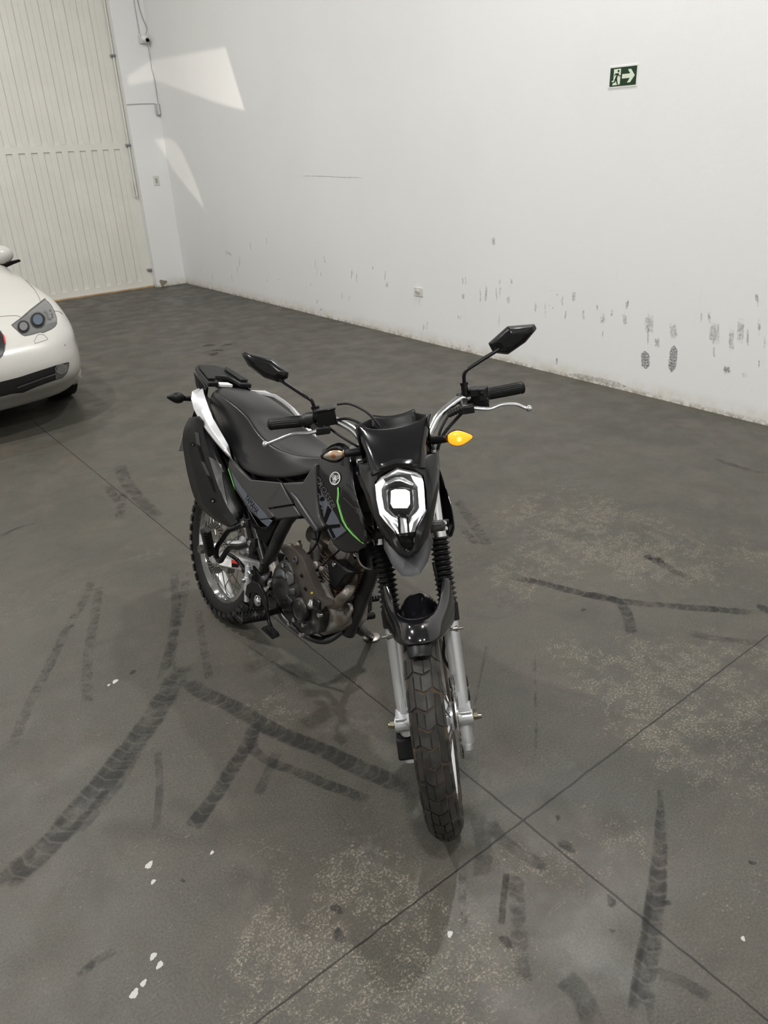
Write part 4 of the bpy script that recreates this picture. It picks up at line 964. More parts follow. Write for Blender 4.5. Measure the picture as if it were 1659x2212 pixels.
pA = panel('side_panel', k1([(560, 1040), (640, 1130), (745, 1230), (1020, 1255), (1120, 1450), (905, 1485), (960, 1560), (915, 1580), (830, 1590), (735, 1500), (620, 1330), (548, 1130)]), -.172, 'grey', .014, .003)
pC = panel('side_panel', k1([(830, 1590), (915, 1580), (940, 1600), (905, 1655), (860, 1620)]), -.170, 'bluegrey', .006, .002)
pD = panel('frame_cover', k1([(905, 1488), (1130, 1455), (1200, 1555), (990, 1585), (950, 1560)]), -.166, 'grey', .02, .004)
pB = panel('tank_side_cover', k1([(1030, 1258), (1215, 1248), (1325, 1080), (1320, 1180), (1335, 1400), (1355, 1560), (1400, 1650)])+k4([(1060, 335), (940, 190), (870, 70), (800, -35)]), -.176, 'grey', .02, .006)
panel('tank_side_cover', k4([(850, 5), (905, 60), (1065, 300), (1068, 335), (1052, 335), (900, 140)]), -.186, 'greymet', .012, .004)
panel('lower_frame_cover', k4([(515, 250), (600, 290), (660, 310), (700, 240), (745, 240), (690, 380), (650, 440), (600, 390)]), -.150, 'plastic', .02, .004)
# bright seat-edge strip and lime lines
pR = panel('rear_side_cover', k1([(545, 1110), (560, 1120), (640, 1330), (700, 1440), (830, 1660), (760, 1660), (600, 1400), (530, 1150)]), -.155, 'satin', .02, .003)

# --- exhaust
def px3(L, y): return [on(x, y_, 'y', y) for x, y_ in L]
Lp = px3([(410, 903), (398, 930), (397, 965), (408, 1030), (427, 1086), (463, 1121), (494, 1137)], -.188)
Mp = px3([(430, 899), (424, 930), (432, 975), (449, 1037), (468, 1092), (489, 1120), (503, 1138)], -.215)
Np = px3([(438, 908), (440, 935), (452, 978), (470, 1035), (487, 1085), (505, 1115), (515, 1130)], -.208)
Rp = px3([(447, 915), (458, 945), (476, 990), (497, 1035), (512, 1075), (524, 1100), (521, 1126)], -.172)
rs_ = [catmull(L_, [0]*7, 4)[0] for L_ in (Lp, Mp, Np, Rp)]
mb = MB(); mb.grid([rs_[0], [a*.5+b*.5+V(0, -.006, 0) for a, b in zip(rs_[0], rs_[1])], rs_[1], rs_[2], [a*.5+b*.5+V(0, -.003, 0) for a, b in zip(rs_[2], rs_[3])], rs_[3]]); hs = part(mb, 'exhaust_heat_shield', 'plastic', solid=.006, soff=0, angle=22)
mb = MB(); mb.tube([V(.02, -.115, .76), V(.06, -.115, .76), V(.40, -.110, .56), V(.45, -.11, .53), V(.50, -.115, .49)], [.030, .036, .036, .030, .022], 24); muf = part(mb, 'muffler', 'satin')
mb = MB(); mb.tube([V(.50, -.115, .49), V(.56, -.12, .44), V(.66, -.10, .36), V(.80, -.06, .36), (.86, -.03, .43)], .019, 16, smooth=5); mb.build('exhaust_pipe', 'rust', muf)
mb = MB(); hp = px3([(752, 1278), (740, 1290), (724, 1306), (706, 1313)], -.085); mb.tube([V(.850, -.02, .555), V(.885, -.045, .54)]+hp+[V(.76, -.09, .38)], .0165, 18, smooth=5); part(mb, 'exhaust_header', 'rust')
bvh_hs = world_bvh([(hs, ROOT)])
for q_ in [k1([(270, 915), (305, 935), (345, 1070), (318, 1060), (300, 1000)]), k1([(365, 1190), (405, 1215), (440, 1345), (420, 1330), (395, 1260)])]: lay([q_], bvh_hs, 'shield_slot', 'printblack', hs, RI, maxe=10)
for q_ in [k1([(305, 1060), (345, 1080), (398, 1200), (360, 1180)]), k1([(255, 800), (290, 810), (305, 925), (270, 905)])]: lay([q_], bvh_hs, 'shield_inlay', 'greymet', hs, RI, maxe=10)
lay([[(453, 987), (478, 1006), (480, 1029), (492, 1092), (482, 1074), (466, 1029)]], bvh_hs, 'shield_facet', 'grey', hs, RI, lift=.004, maxe=8)
for q_ in [circ(360+235/4.1475, 740+912/4.1475, 4.2), circ(360+412/4.1475, 740+1415/4.1475, 5)]: lay([q_], bvh_hs, 'shield_screw_well', 'printblack', hs, RI, lift=.002)
for q_ in [circ(360+245/4.1475, 740+915/4.1475, 2), circ(360+422/4.1475, 740+1420/4.1475, 2.3)]: lay([q_], bvh_hs, 'shield_screw', 'alubright', hs, RI, lift=.005)

# --- frame
def rod3(name, pts, r, m='frame', smooth=0, parent=bike, n=14, **k):
    mb = MB(); mb.tube(pts, r, n, smooth=smooth); return part(mb, name, m, parent, **k)
rod3('down_tube', [(.99, 0, .90), (.960, -.0, .76), (.920, 0, .59), (.895, 0, .495), (.848, 0, .335)], .0245, smooth=3)
mb = MB(); mb.tube([(1.02, 0, .80), (.955, 0, 1.0)], .032, 20); part(mb, 'steering_head', 'frame')
for s in (-1, 1):
    rod3('cradle_tube', [(.850, s*.03, .350), (.838, s*.07, .318), (.80, s*.10, .308), (.70, s*.11, .300), (.60, s*.115, .315), (.50, s*.115, .39)], .0125, smooth=4)
    rod3('frame_spar', [(.99, s*.04, .90), (.86, s*.10, .82), (.70, s*.135, .74), (.615, s*.14, .66), (.545, s*.135, .53), (.49, s*.13, .43)], .021, smooth=2)
    rod3('subframe_tube', [(.66, s*.12, .75), (.40, s*.12, .78), (.10, s*.11, .83), (-.20, s*.09, .90)], .012)
    rod3('subframe_stay', [(.51, s*.145, .46), (.40, s*.145, .58), (.27, s*.14, .72), (.12, s*.12, .82)], .0115)
    rod3('swingarm_tube', [(.50, s*.10, .43), (.30, s*.105, .378), (.05, s*.105, .318), (-.05, s*.105, .308)], .020, 'alu', n=16)
mb = MB(); mb.prism([on(*p, 'y', -.123) for p in k4([(200, 520), (470, 565), (600, 580), (602, 640), (470, 655), (330, 625), (215, 590)])], (0, .014, 0)); sa = part(mb, 'swingarm_plate', 'alu', bevel=.003)
mb = MB(); mb.prism([on(*p, 'y', -.125) for p in k4([(262, 535), (375, 560), (378, 625), (280, 605)])], (0, .002, 0)); mb.build('swingarm_label', 'white', sa)
mb = MB(); mb.prism([on(*p, 'y', -.125) for p in k4([(376, 562), (430, 575), (432, 625), (378, 622)])], (0, .002, 0)); lb = mb.build('warning_label', 'red', sa)
mb = MB(); mb.prism([on(*p, 'y', -.126) for p in k4([(380, 590), (430, 598), (430, 625), (380, 622)])], (0, .002, 0)); mb.build('label_black_half', 'printblack', sa)
mb = MB(); mb.lathe([(.02, 0), (.02, .02)], (0, -.125, .315), (0, -1, 0), 6); part(mb, 'rear_axle_nut', 'steel')
mb = MB(); mb.tube([(.40, 0, .72), (.30, 0, .44)], .022, 16); part(mb, 'rear_shock', 'steel')
mb = MB()
hx = [Vector((.40-.1*t+.034*math.cos(t*44), .034*math.sin(t*44), .70-.26*t)) for t in np.linspace(0, 1, 90)]
mb.tube(hx, .006, 8); part(mb, 'shock_spring', 'satin')
mb = MB(); mb.box((.14, -.088, .30), (.07, .035, .05)); mb.box((.12, -.11, .33), (.03, .03, .07)); part(mb, 'rear_brake_caliper', 'dirtymetal', bevel=.005)
mb = MB(); mb.box((.22, .085, .34), (.50, .012, .055), Matrix.Rotation(-.2, 3, 'Y')); part(mb, 'chain_guard', 'plastic', bevel=.003)
mb = MB(); mb.lathe([(.085, -.003), (.09, 0), (.085, .003), (.03, .003), (.03, -.003)], (0, .07, .315), (0, 1, 0), 40); part(mb, 'rear_sprocket', 'steel')

# --- passenger footrest carrier (bike's right)
b1 = px3(k4([(250, 545), (262, 460), (300, 400), (350, 330), (410, 305), (490, 265)]), -.215); b2 = px3(k4([(250, 530), (285, 572), (320, 520), (370, 460), (440, 460), (545, 425)]), -.215)
mb = MB(); mb.tube(b1, [.010]*6, 12, smooth=4); mb.tube(b2, [.010]*6, 12, smooth=4)
for p in (b1[-1], b2[-1]): mb.box(p, (.06, .014, .03), Matrix.Rotation(-.35, 3, 'Y'))
ps = part(mb, 'footrest_carrier', 'satin', bevel=.002)
mb = MB()
for p in (b1[-1], b2[-1]): mb.lathe([(.010, 0), (.010, .006)], p+V(0, -.007, 0), (0, -1, 0), 6)
mb.build('carrier_bolt', 'alubright', ps)
mb = MB(); a, b = on(*k4([(205, 510)])[0], 'y', -.235), on(*k4([(165, 320)])[0], 'y', -.29)
mb.tube([a, b], [.022, .022], 4); pg = mb.build('passenger_footrest', 'rubber', ps, bevel=.004)
mb = MB()
for k in range(9):
    c = a+(b-a)*(.12+.1*k); mb.box(c+V(.010, -.014, .006), (.030, .012, .006))
mb.build('footrest_rubber', 'rubber', ps, bevel=.001)
rod3('tie_bar', px3(k4([(360, 520), (420, 560), (472, 625), (475, 660)]), -.17), .0075, 'satin', 2)
mb = MB(); pl_ = px3(k4([(545, 610), (570, 640), (610, 700), (690, 655), (690, 690), (650, 745), (650, 780), (600, 790), (590, 830), (545, 960), (520, 960), (540, 800), (560, 740)]), -.175); mb.prism(pl_, (0, .01, 0)); part(mb, 'footrest_bracket', 'satin', bevel=.002)
mb = MB(); p0, p1 = px3(k4([(513, 590), (503, 900)]), -.195); d = p1-p0
mb.tube([p0, p0+d*.06, p0+d*.07, p0+d*.35, p0+d*.36, p0+d*.7, p0+d*.71, p1], [.006, .006, .011, .011, .0135, .0135, .010, .010], 16); mcy = part(mb, 'rear_master_cylinder', 'alu')
mb = MB(); mb.tube([p0+d*.45+V(0, -.01, 0), p0+d*.45+V(0, -.03, 0)], .008, 10); mb.tube([p0+d*.22, p0+d*.22+V(.03, -.005, .0)], .007, 10); mb.build('banjo_bolt', 'alubright', mcy)
mb = MB(); mb.sphere(on(*k4([(590, 895)])[0], 'y', -.19), .020, 12, (1, .5, 1)); mb.build('pivot_bolt', 'alubright', mcy)
# brake pedal with heel guard
arc = px3(k4([(510, 860), (520, 800), (560, 778), (600, 795), (635, 850), (655, 915), (668, 985), (680, 1060), (700, 1110)]), -.215)
mb = MB(); rws = []
for i, p in enumerate(arc):
    wv = [.014, .016, .018, .018, .016, .012, .008, .007, .007][i]; a = arc[max(0, i-1)]; b = arc[min(len(arc)-1, i+1)]; t = (b-a).normalized(); u = t.cross(V(0, 1, 0)).normalized()
    rws.append([p+u*wv+V(0, .004, 0), p+u*wv-V(0, .004, 0), p-u*wv-V(0, .004, 0), p-u*wv+V(0, .004, 0)])
mb.grid(rws, closed=True); ped = part(mb, 'brake_pedal', 'satin', bevel=.001)
tp = on(*k4([(695, 1150)])[0], 'y', -.235)
mb = MB(); mb.box(tp, (.055, .030, .008), Matrix.Rotation(.25, 3, 'Y') @ Matrix.Rotation(.25, 3, 'Z'))
for k in range(6): mb.box(tp+V(-.022+k*.009, -.013, .006), (.003, .004, .007)); mb.box(tp+V(-.022+k*.009, .013, .006), (.003, .004, .007))
mb.tube([arc[-1], tp], .006, 8)
mb.build('pedal_tread', 'satin', ped)
# rider footrests
for s in (-1, 1):
    c = on(*k4([(545, 1030)])[0], 'y', -.235) if s < 0 else mir(on(*k4([(545, 1030)])[0], 'y', -.235))
    mb = MB(); mb.tube([V(c.x-.015, s*.13, c.z+.0), V(c.x, s*.19, c.z)], .011, 10); mb.box(c, (.052, .10, .014))
    for k in range(8):
        for dx in (-.024, .024): mb.box(c+V(dx, -.045+.0125*k, .012), (.004, .006, .012))
    part(mb, 'footrest', 'satin', bevel=.002)
# side stand and shift pedal on the bike's left
foot = RI @ (floor_pt(803, 1378)+Vector((0, 0, .006)))     # the foot rests on the floor
mb = MB(); top_ = on(768, 1352, 'y', .10); mb.tube([top_, foot], .013, 14); mb.box(top_, (.04, .03, .04)); st = part(mb, 'side_stand', 'satin')
mb = MB(); up = RI.to_3x3() @ Vector((0, 0, 1)); mb.lathe([(0, -.005), (.034, -.005), (.034, .0), (.028, .004), (0, .004)], foot, up, 20); mb.build('stand_foot', 'steel', st)
shp = on(798, 1331, 'y', .20); mb = MB(); mb.tube([V(shp.x-.10, .12, shp.z-.01), V(shp.x-.02, .155, shp.z-.02), V(shp.x-.01, .16, shp.z)], .006, 10, smooth=3); sp = part(mb, 'shift_pedal', 'satin')
mb = MB(); mb.tube([shp+V(0, -.035, 0), shp+V(0, .02, 0)], .011, 14)
for k in range(6): mb.tube([shp+V(0, -.03+k*.009, 0), shp+V(0, -.027+k*.009, 0)], .0125, 14)
mb.build('pedal_rubber', 'rubber', sp)
# --- engine
mb = MB(); mb.prism([V(.58, -.10, .40), V(.62, -.10, .345), V(.72, -.10, .322), V(.84, -.10, .335), V(.885, -.10, .39), V(.875, -.10, .46), V(.80, -.10, .50), V(.66, -.10, .515), V(.59, -.10, .47)], (0, .15, 0)); eng = part(mb, 'engine', 'dirtymetal', bevel=.014)
mb = MB(); mb.prism([V(.60, .045, .40), V(.64, .045, .350), V(.80, .045, .345), V(.845, .045, .40), V(.83, .045, .46), V(.74, .045, .49), V(.64, .045, .48)], (0, .05, 0)); mb.lathe([(.06, .09), (.05, .105), (0, .105)], (.76, 0, .42), (0, 1, 0), 28); mb.build('magneto_cover', 'castblack', eng, bevel=.01)
cc = on(*k4([(775, 790)])[0], 'y', -.165); cc2 = V(cc.x-.005, 0, cc.z)
mb = MB(); mb.lathe([(.088, -.10), (.088, -.135), (.080, -.148), (.055, -.156), (.052, -.162), (.040, -.166), (0, -.166)], cc2, (0, 1, 0), 48)
mb.prism([V(.60, -.105, .40), V(.66, -.105, .335), V(.80, -.105, .325), V(.868, -.105, .37), V(.872, -.105, .44), V(.80, -.105, .49), V(.66, -.105, .50)], (0, -.03, 0)); clu = mb.build('clutch_cover', 'castblack', eng, bevel=.004, angle=25)
bvc = world_bvh([(clu, ROOT)])
def k6(L): return [(400+x/6.144, 1060+y/6.144) for x, y in L]
for q, m_ in ((k6([(1195, 1085), (1270, 1030), (1330, 1080), (1345, 1190), (1290, 1145), (1205, 1160)]), 'greymet'), (k6([(1380, 1065), (1440, 1110), (1455, 1225), (1378, 1270), (1352, 1190), (1335, 1100)]), 'grey'), (k6([(1380, 1300), (1468, 1292), (1468, 1390), (1400, 1380)]), 'grey'), (k6([(1350, 1370), (1440, 1460), (1400, 1520), (1370, 1480)]), 'greymet')):
    lay([q], bvc, 'cover_facet', m_, clu, RI, lift=.003, thick=.003, maxe=8)
oc = on(*k4([(958, 965)])[0], 'y', -.14); mb = MB(); mb.lathe([(.040, -.125), (.040, -.152), (.033, -.158), (.03, -.155), (0, -.155)], V(oc.x, 0, oc.z), (0, 1, 0), 36)
mb.build('oil_filter_cover', 'castblack', eng, bevel=.002)
kc = on(*k4([(712, 895)])[0], 'y', -.13); mb = MB(); mb.lathe([(.036, -.10), (.036, -.135), (.024, -.14), (.022, -.130), (0, -.13)], V(kc.x, 0, kc.z), (0, 1, 0), 36); mb.build('shaft_cover', 'castblack', eng)
for px, py in [(955, 912), (980, 1090), (863, 1080), (905, 1048), (960, 1170), (1110, 1010), (1030, 925), (818, 605)]:
    p = on(400+px/3.77, 1060+py/3.77, 'y', -.145); mb = MB(); mb.lathe([(.0075, 0), (.0075, .012), (.003, .012)], p, (0, -1, 0), 12); mb.build('case_bolt', 'alubright', eng)
mb = MB()
for k in range(6): mb.box((.75+.002*k, -.03, .318+.009*k), (.14+.008*k, .09+.005*k, .0045))
mb.build('sump_fins', 'castblack', eng)
# cylinder leaning forward, finned
Rc = Matrix.Rotation(math.radians(13), 3, 'Y'); base = V(.790, 0, .485)
mb = MB(); mb.box(base+Rc @ V(0, 0, .05), (.095, .11, .12), Rc)
for k in range(9): mb.box(base+Rc @ V(0, 0, .008+.0115*k), (.128, .150, .0042), Rc)
cyl = mb.build('cylinder', 'fins', eng, bevel=.001)
mb = MB(); mb.box(base+Rc @ V(0, 0, .145), (.115, .14, .055), Rc); mb.box(base+Rc @ V(-.005, 0, .19), (.11, .13, .04), Rc, .8)
for k in range(5): mb.box(base+Rc @ V(0, -.045+.0225*k, .213), (.12, .006, .014), Rc)
hd = mb.build('cylinder_head', 'dirtymetal', eng, bevel=.004)
for px, py in [(1415, 485), (1398, 530)]:
    p = on(400+px/3.77, 1060+py/3.77, 'y', -.055); mb = MB(); mb.lathe([(.013, -.006), (.013, .010), (.006, .012)], p, (.5, -.3, 1), 8); mb.build('head_bolt', 'alubright', hd, bevel=.002)
mb = MB(); P_ = px3(k4([(1150, 580), (1220, 560), (1310, 640), (1365, 665), (1300, 700), (1230, 800), (1205, 800), (1165, 700)]), -.115); mb.prism(P_, (0, .04, 0)); part(mb, 'coil_cover', 'plastic', bevel=.006)
mb = MB(); p = on(*k4([(1218, 600)])[0], 'y', -.118); mb.lathe([(.007, 0), (.007, .006)], p, (0, -1, 0), 10); part(mb, 'cover_bolt', 'alubright')
# horn
hc = on(*k3([(705, 1050)])[0], 'y', -.085); mb = MB(); ax = V(1, -.55, .55).normalized()
mb.lathe([(0, -.03), (.03, -.025), (.038, -.004), (.040, .0), (.038, .004), (.028, .002), (.012, -.004), (0, -.004)], hc, ax, 32); hn = part(mb, 'horn', 'satin')
mb = MB(); mb.lathe([(.038, -.001), (.0425, 0), (.0425, .003), (.038, .005)], hc, ax, 40, closed=True); mb.build('horn_ring', 'steel', hn)
# frame side guard in bronze grey
g1 = px3(k4([(790, 440), (825, 455), (870, 530), (915, 650), (960, 770), (1010, 890), (1035, 960), (1110, 975)]), -.168)
g2 = px3(k4([(860, 450), (905, 490), (960, 560), (1005, 680), (1050, 790), (1085, 870), (1130, 890), (1140, 940)]), -.176)
g0 = px3(k4([(775, 480), (800, 510), (840, 560), (885, 680), (925, 790), (970, 890), (1000, 965), (1090, 985)]), -.145)
mb = MB(); mb.grid([g0, g1, g2, [p+V(0, .03, 0) for p in g2]]); gd = part(mb, 'frame_guard', 'bronze', solid=.005, angle=20, bevel=.001)
bvg = world_bvh([(gd, ROOT)])
lay([k4([(945, 665), (962, 690), (958, 712), (936, 695), (936, 680), (948, 692)]), k4([(975, 775), (993, 800), (990, 822), (966, 800), (968, 785), (980, 800)])], bvg, 'guard_arrow', 'printblack', gd, RI, maxe=8)
lay([circ(400+1035/3.77, 1060+832/3.77, 3, 2.6)], bvg, 'yellow_dot', mat('yellow print', (.45, .36, .03), .5), gd, RI)
for px, py in [(902, 565), (1028, 920)]:
    p = on(400+px/3.77, 1060+py/3.77, 'y', -.172); mb = MB(); mb.lathe([(.013, -.01), (.013, .004), (.008, .006), (.006, .001), (0, .001)], p, (0, -1, .1), 18); mb.build('guard_bolt', 'alubright' if py > 800 else 'greymet', gd)
mb = MB(); mb.box(on(*k4([(1095, 915)])[0], 'y', -.165), (.04, .03, .03)); mb.build('guard_end', 'satin', gd, bevel=.004)
mb = MB(); P_ = px3(k4([(1290, 900), (1340, 925), (1350, 975), (1300, 1090), (1260, 1105), (1230, 1075), (1290, 1000)]), -.05); mb.prism(P_, (0, .012, 0)); mb.build('engine_mount', 'dirtymetal', eng, bevel=.003)
for px, py in [(1325, 955), (1275, 1075)]:
    p = on(400+px/3.77, 1060+py/3.77, 'y', -.052); mb = MB(); mb.lathe([(.010, 0), (.010, .012)], p, (0, -1, 0), 6); mb.build('mount_bolt', 'steel', eng)
# carburettor, hoses and small fittings between cylinder and frame
mb = MB(); mb.tube([V(.60, -.02, .60), V(.70, -.02, .605), V(.80, -.02, .60)], [.035, .03, .024], 18); mb.box((.70, -.03, .57), (.07, .09, .08)); part(mb, 'throttle_body', 'dirtymetal', bevel=.006)
for pts, r, m_ in [([(.62, -.10, .52), (.70, -.12, .56), (.74, -.10, .62), (.70, -.06, .70)], .006, 'rubber'), ([(.66, -.09, .50), (.76, -.11, .53), (.84, -.10, .62), (.90, -.06, .72)], .005, 'rubber'), ([(.60, -.12, .47), (.61, -.125, .53), (.66, -.11, .60)], .007, 'steel'), ([(.84, -.09, .60), (.80, -.10, .55), (.74, -.11, .535), (.70, -.09, .53)], .004, 'alu'), ([(.72, -.10, .66), (.80, -.11, .60), (.86, -.10, .64)], .004, 'rubber'), ([(.58, -.15, .43), (.61, -.155, .46), (.635, -.15, .50)], .007, 'steel')]:
    mb = MB(); mb.tube(pts, r*.65, 8, smooth=5); part(mb, 'engine_hose', m_)
p0, p1 = px3(k4([(640, 820), (690, 735)]), -.16); mb = MB(); mb.tube([p0, p0+(p1-p0)*.55, p0+(p1-p0)*.56, p1], [.009, .009, .005, .005], 10); part(mb, 'brake_light_switch', 'cover')
p0, p1 = px3(k4([(655, 760), (720, 700)]), -.155); mb = MB(); mb.tube([p0, p1], .0045, 8); mb.lathe([(.008, 0), (.008, .006)], p0, (0, -1, 0), 6); part(mb, 'spring_link', 'alubright')
for (px, py), r in zip([(815, 607), (665, 480), (1000, 530), (870, 450), (930, 455), (1080, 610), (1130, 640), (720, 620)], [.008, .011, .01, .008, .014, .013, .009, .008]):
    p = on(400+px/3.77, 1060+py/3.77, 'y', -.11); mb = MB(); mb.lathe([(r, 0), (r, .014), (r*.6, .018)], p, (.2, -1, .3), 12); mb.build('engine_fitting', 'dirtymetal', eng)

# --- graphics on the shroud
bs = world_bvh([(shR, ROOT)])
def k5(L): return [(640+x/5.267, 940+y/5.267) for x, y in L]
lay([k5([(200, 250), (225, 360), (330, 610), (500, 930), (590, 1090), (560, 1130), (345, 1260), (335, 1400), (300, 1330), (240, 1150), (205, 850), (190, 500)])], bs, 'shroud_base', 'plastic', shR, RI, lift=.0006, maxe=12)
lay([k5([(200, 385), (218, 395), (245, 545), (320, 690), (480, 950), (500, 1000), (575, 1085), (345, 1255), (312, 1180), (262, 1030), (216, 800), (206, 600)])], bs, 'shroud_graphic', 'bluegrey', shR, RI, lift=.0012, maxe=10)
for q_ in ([(195, 712), (248, 698), (250, 560), (285, 640), (288, 700), (325, 705), (330, 742), (285, 752), (284, 840), (298, 965), (255, 895), (250, 765), (205, 775)], [(362, 800), (408, 850), (335, 1015), (298, 1010), (325, 930)], [(352, 1022), (500, 1010), (508, 1045), (405, 1062), (455, 1160), (425, 1175)], [(195, 505), (232, 500), (238, 530), (198, 545)]):
    lay([k5(q_)], bs, 'shroud_mark', 'printblack', shR, RI, lift=.0019, maxe=10)
lay(text_polys('CROSSER', k3([(178, 318)])[0], k3([(345, 612)])[0], (9.5, -4.2)), bs, 'shroud_lettering', 'printtan', shR, RI, lift=.0016, maxe=30)
grn = [(399, 405), (402, 470), (394, 540), (415, 620), (442, 710), (480, 780), (540, 850), (600, 905), (640, 935)]
gl = k3(grn); wds = [3.4, 4.0, 3.8, 4.0, 4.4, 4.2, 3.6, 2.6, 1.5]; q = []
for i in range(len(gl)-1):
    a, b = Vector(gl[i]), Vector(gl[i+1]); n0 = Vector((-(b-a).y, (b-a).x)).normalized(); q.append([tuple(a-n0*wds[i]/2), tuple(b-n0*wds[i+1]/2), tuple(b+n0*wds[i+1]/2), tuple(a+n0*wds[i]/2)])
lay(q, bs, 'lime_line', 'green', shR, RI, lift=.0022)
lay([k3([(440, 395), (470, 370), (545, 440), (640, 600), (680, 760), (690, 900), (640, 930), (560, 840), (480, 750), (430, 640), (415, 520)])], bs, 'air_scoop', 'gloss', shR, RI, lift=.0015, maxe=14)
for L_ in ([(440, 395), (415, 520), (435, 660), (520, 800), (620, 920)], [(500, 420), (580, 540), (640, 720)], [(450, 500), (540, 590), (600, 620)]):
    lay(strip(k3(L_), 1.6), bs, 'scoop_ridge', 'grey', shR, RI, lift=.0022)
# round emblem: ring and three crossed forks
e0 = Vector(k3([(370, 320)])[0]); rx, ry, rot = 11.4, 14.4, .22
def ep(x, y): return (e0.x+(x*rx*math.cos(rot)-y*ry*math.sin(rot)), e0.y+(x*rx*math.sin(rot)+y*ry*math.cos(rot)))
rq = []
for k in range(28):
    a, b = 2*PI*k/28, 2*PI*(k+1)/28; rq.append([ep(math.cos(a)*.85, math.sin(a)*.85), ep(math.cos(b)*.85, math.sin(b)*.85), ep(math.cos(b), math.sin(b)), ep(math.cos(a), math.sin(a))])
for k in range(3):
    a = PI/2+2*PI*k/3; c_, s_ = math.cos(a), math.sin(a)
    def rr(x, y): return ep(x*c_-y*s_, x*s_+y*c_)
    rq.append([rr(-.50, -.05), rr(.0, -.05), rr(.0, .05), rr(-.50, .05)])
    for d_ in (-.22, 0, .22): rq.append([rr(0.0, d_-.045), rr(.85 if d_ == 0 else .78, d_-.045), rr(.85 if d_ == 0 else .78, d_+.045), rr(0.0, d_+.045)])
    rq.append([rr(-.02, -.26), rr(.07, -.26), rr(.07, .26), rr(-.02, .26)])
lay(rq, bs, 'emblem', 'white', shR, RI, lift=.0022, maxe=30)
lay([circ(e0.x, e0.y, rx*1.1, ry*1.1, 28, rot)], bs, 'emblem_ground', 'gloss', shR, RI, lift=.0015)
bp_ = world_bvh([(pA, ROOT), (pC, ROOT)])
lay([k1([(580, 1150), (620, 1215), (705, 1335), (890, 1535), (912, 1570), (835, 1580), (720, 1440), (610, 1280)])], bp_, 'panel_graphic', 'bluegrey', pA, RI, lift=.0009, maxe=14)
lay(text_polys('YAMAHA', k1([(700, 1395)])[0], k1([(805, 1540)])[0], (6.8, -9.8)), bp_, 'panel_lettering', 'printblack', pA, RI, lift=.0014, maxe=30)
lay(strip(k1([(560, 1130), (590, 1220), (622, 1320)]), 1.8), world_bvh([(pA, ROOT), (pR, ROOT), (seat, ROOT)]), 'lime_line', 'green', pA, RI, lift=.004)
bt_ = world_bvh([(rtyre, ROOT)])
lay(text_polys('LEVO', (436, 1130), (445, 1093), (-7, -2.5)), bt_, 'sidewall_lettering', 'printtan', rtyre, RI, lift=.002, maxe=30)
# left winglet with two bolts
wl = [(975, 1049), (990, 1066), (1002, 1100), (1014, 1152), (1012, 1160), (1003, 1162), (990, 1150)]
mb = MB(); q = [on(640+x/4.366, 960+y/4.366, 'x', 1.12, True) for x, y in [(1268, 725), (1440, 715), (1445, 850), (1268, 858)]]
mb.prism(q, (-.012, 0, 0)); st_ = part(mb, 'fork_strap', 'satin', front=True, bevel=.003)
for x, y in [(1397, 738), (1407, 790)]:
    p = on(640+x/4.366, 960+y/4.366, 'x', 1.121, True); mb = MB(); mb.lathe([(.0068, 0), (.0068, .006), (.003, .007), (.003, .004), (0, .004)], p, (1, 0, .3), 20); mb.build('strap_bolt', 'alubright', st_, T=TF)

# ------------------------------------------------------------------ car (only its front corner reaches into the picture)
CARX = .75
car = empty('car', Matrix.Translation((CARX, 6.2, 0)))
tag(car, 'white car parked by the ribbed metal door, front corner with headlamp showing', 'car')
CI = car.matrix_world.inverted()
plan = [(0, -.0), (.15, 0), (.28, .004), (.40, .02), (.50, .042), (.60, .062), (.70, .09), (.78, .13), (.845, .185), (.90, .25), (.945, .34), (.975, .44), (.99, .52), (1.0, .63)]
side_y = [6.32, 6.45, 6.6, 6.75, 6.9, 7.05, 7.3, 7.6, 8.0, 8.6, 9.2, 9.8, 10.1, 10.3]
RG = [(.150, 5.90, .90, 0), (.165, 5.84, .94, 0), (.20, 5.79, .965, 0), (.235, 5.745, .978, 0), (.275, 5.68, .967, 0), (.32, 5.60, .968, 0), (.37, 5.562, .968, 0), (.44, 5.545, .968, 0), (.50, 5.548, .966, 0), (.555, 5.562, .964, .01), (.60, 5.585, .976, .02), (.64, 5.62, .970, .035), (.68, 5.668, .962, .055), (.715, 5.725, .952, .075), (.745, 5.79, .940, .092), (.770, 5.86, .915, .105), (.790, 5.93, .87, .113),
      (.812, 6.03, .80, .112), (.836, 6.18, .70, .107), (.865, 6.42, .55, .10), (.90, 6.75, .35, .09), (.925, 7.0, .15, .085)]
def ring(z, y0, a, sl, s):
    out = []
    for t, d in plan: out.append([t*a, y0+d*(a/.985)])
    for y in side_y: out.append([a*(1-.06*max(0, y-9.2)), max(y, y0+.66+.02*(y-6.3))])
    return [Vector((CARX+s*x, y, z+min(sl*max(0, y-y0), .115+sl*1.1))) for x, y in out]
half = [ring(*r, 1) for r in RG]; other = [ring(*r, -1) for r in RG]
bodym = MB()
rows = [list(reversed(o[1:]))+h for h, o in zip(half, other)]
# roll the sides under the shoulder
bodym.grid(rows)
body = bodym.build('body_shell', 'carpaint', car, T=CI, angle=60)
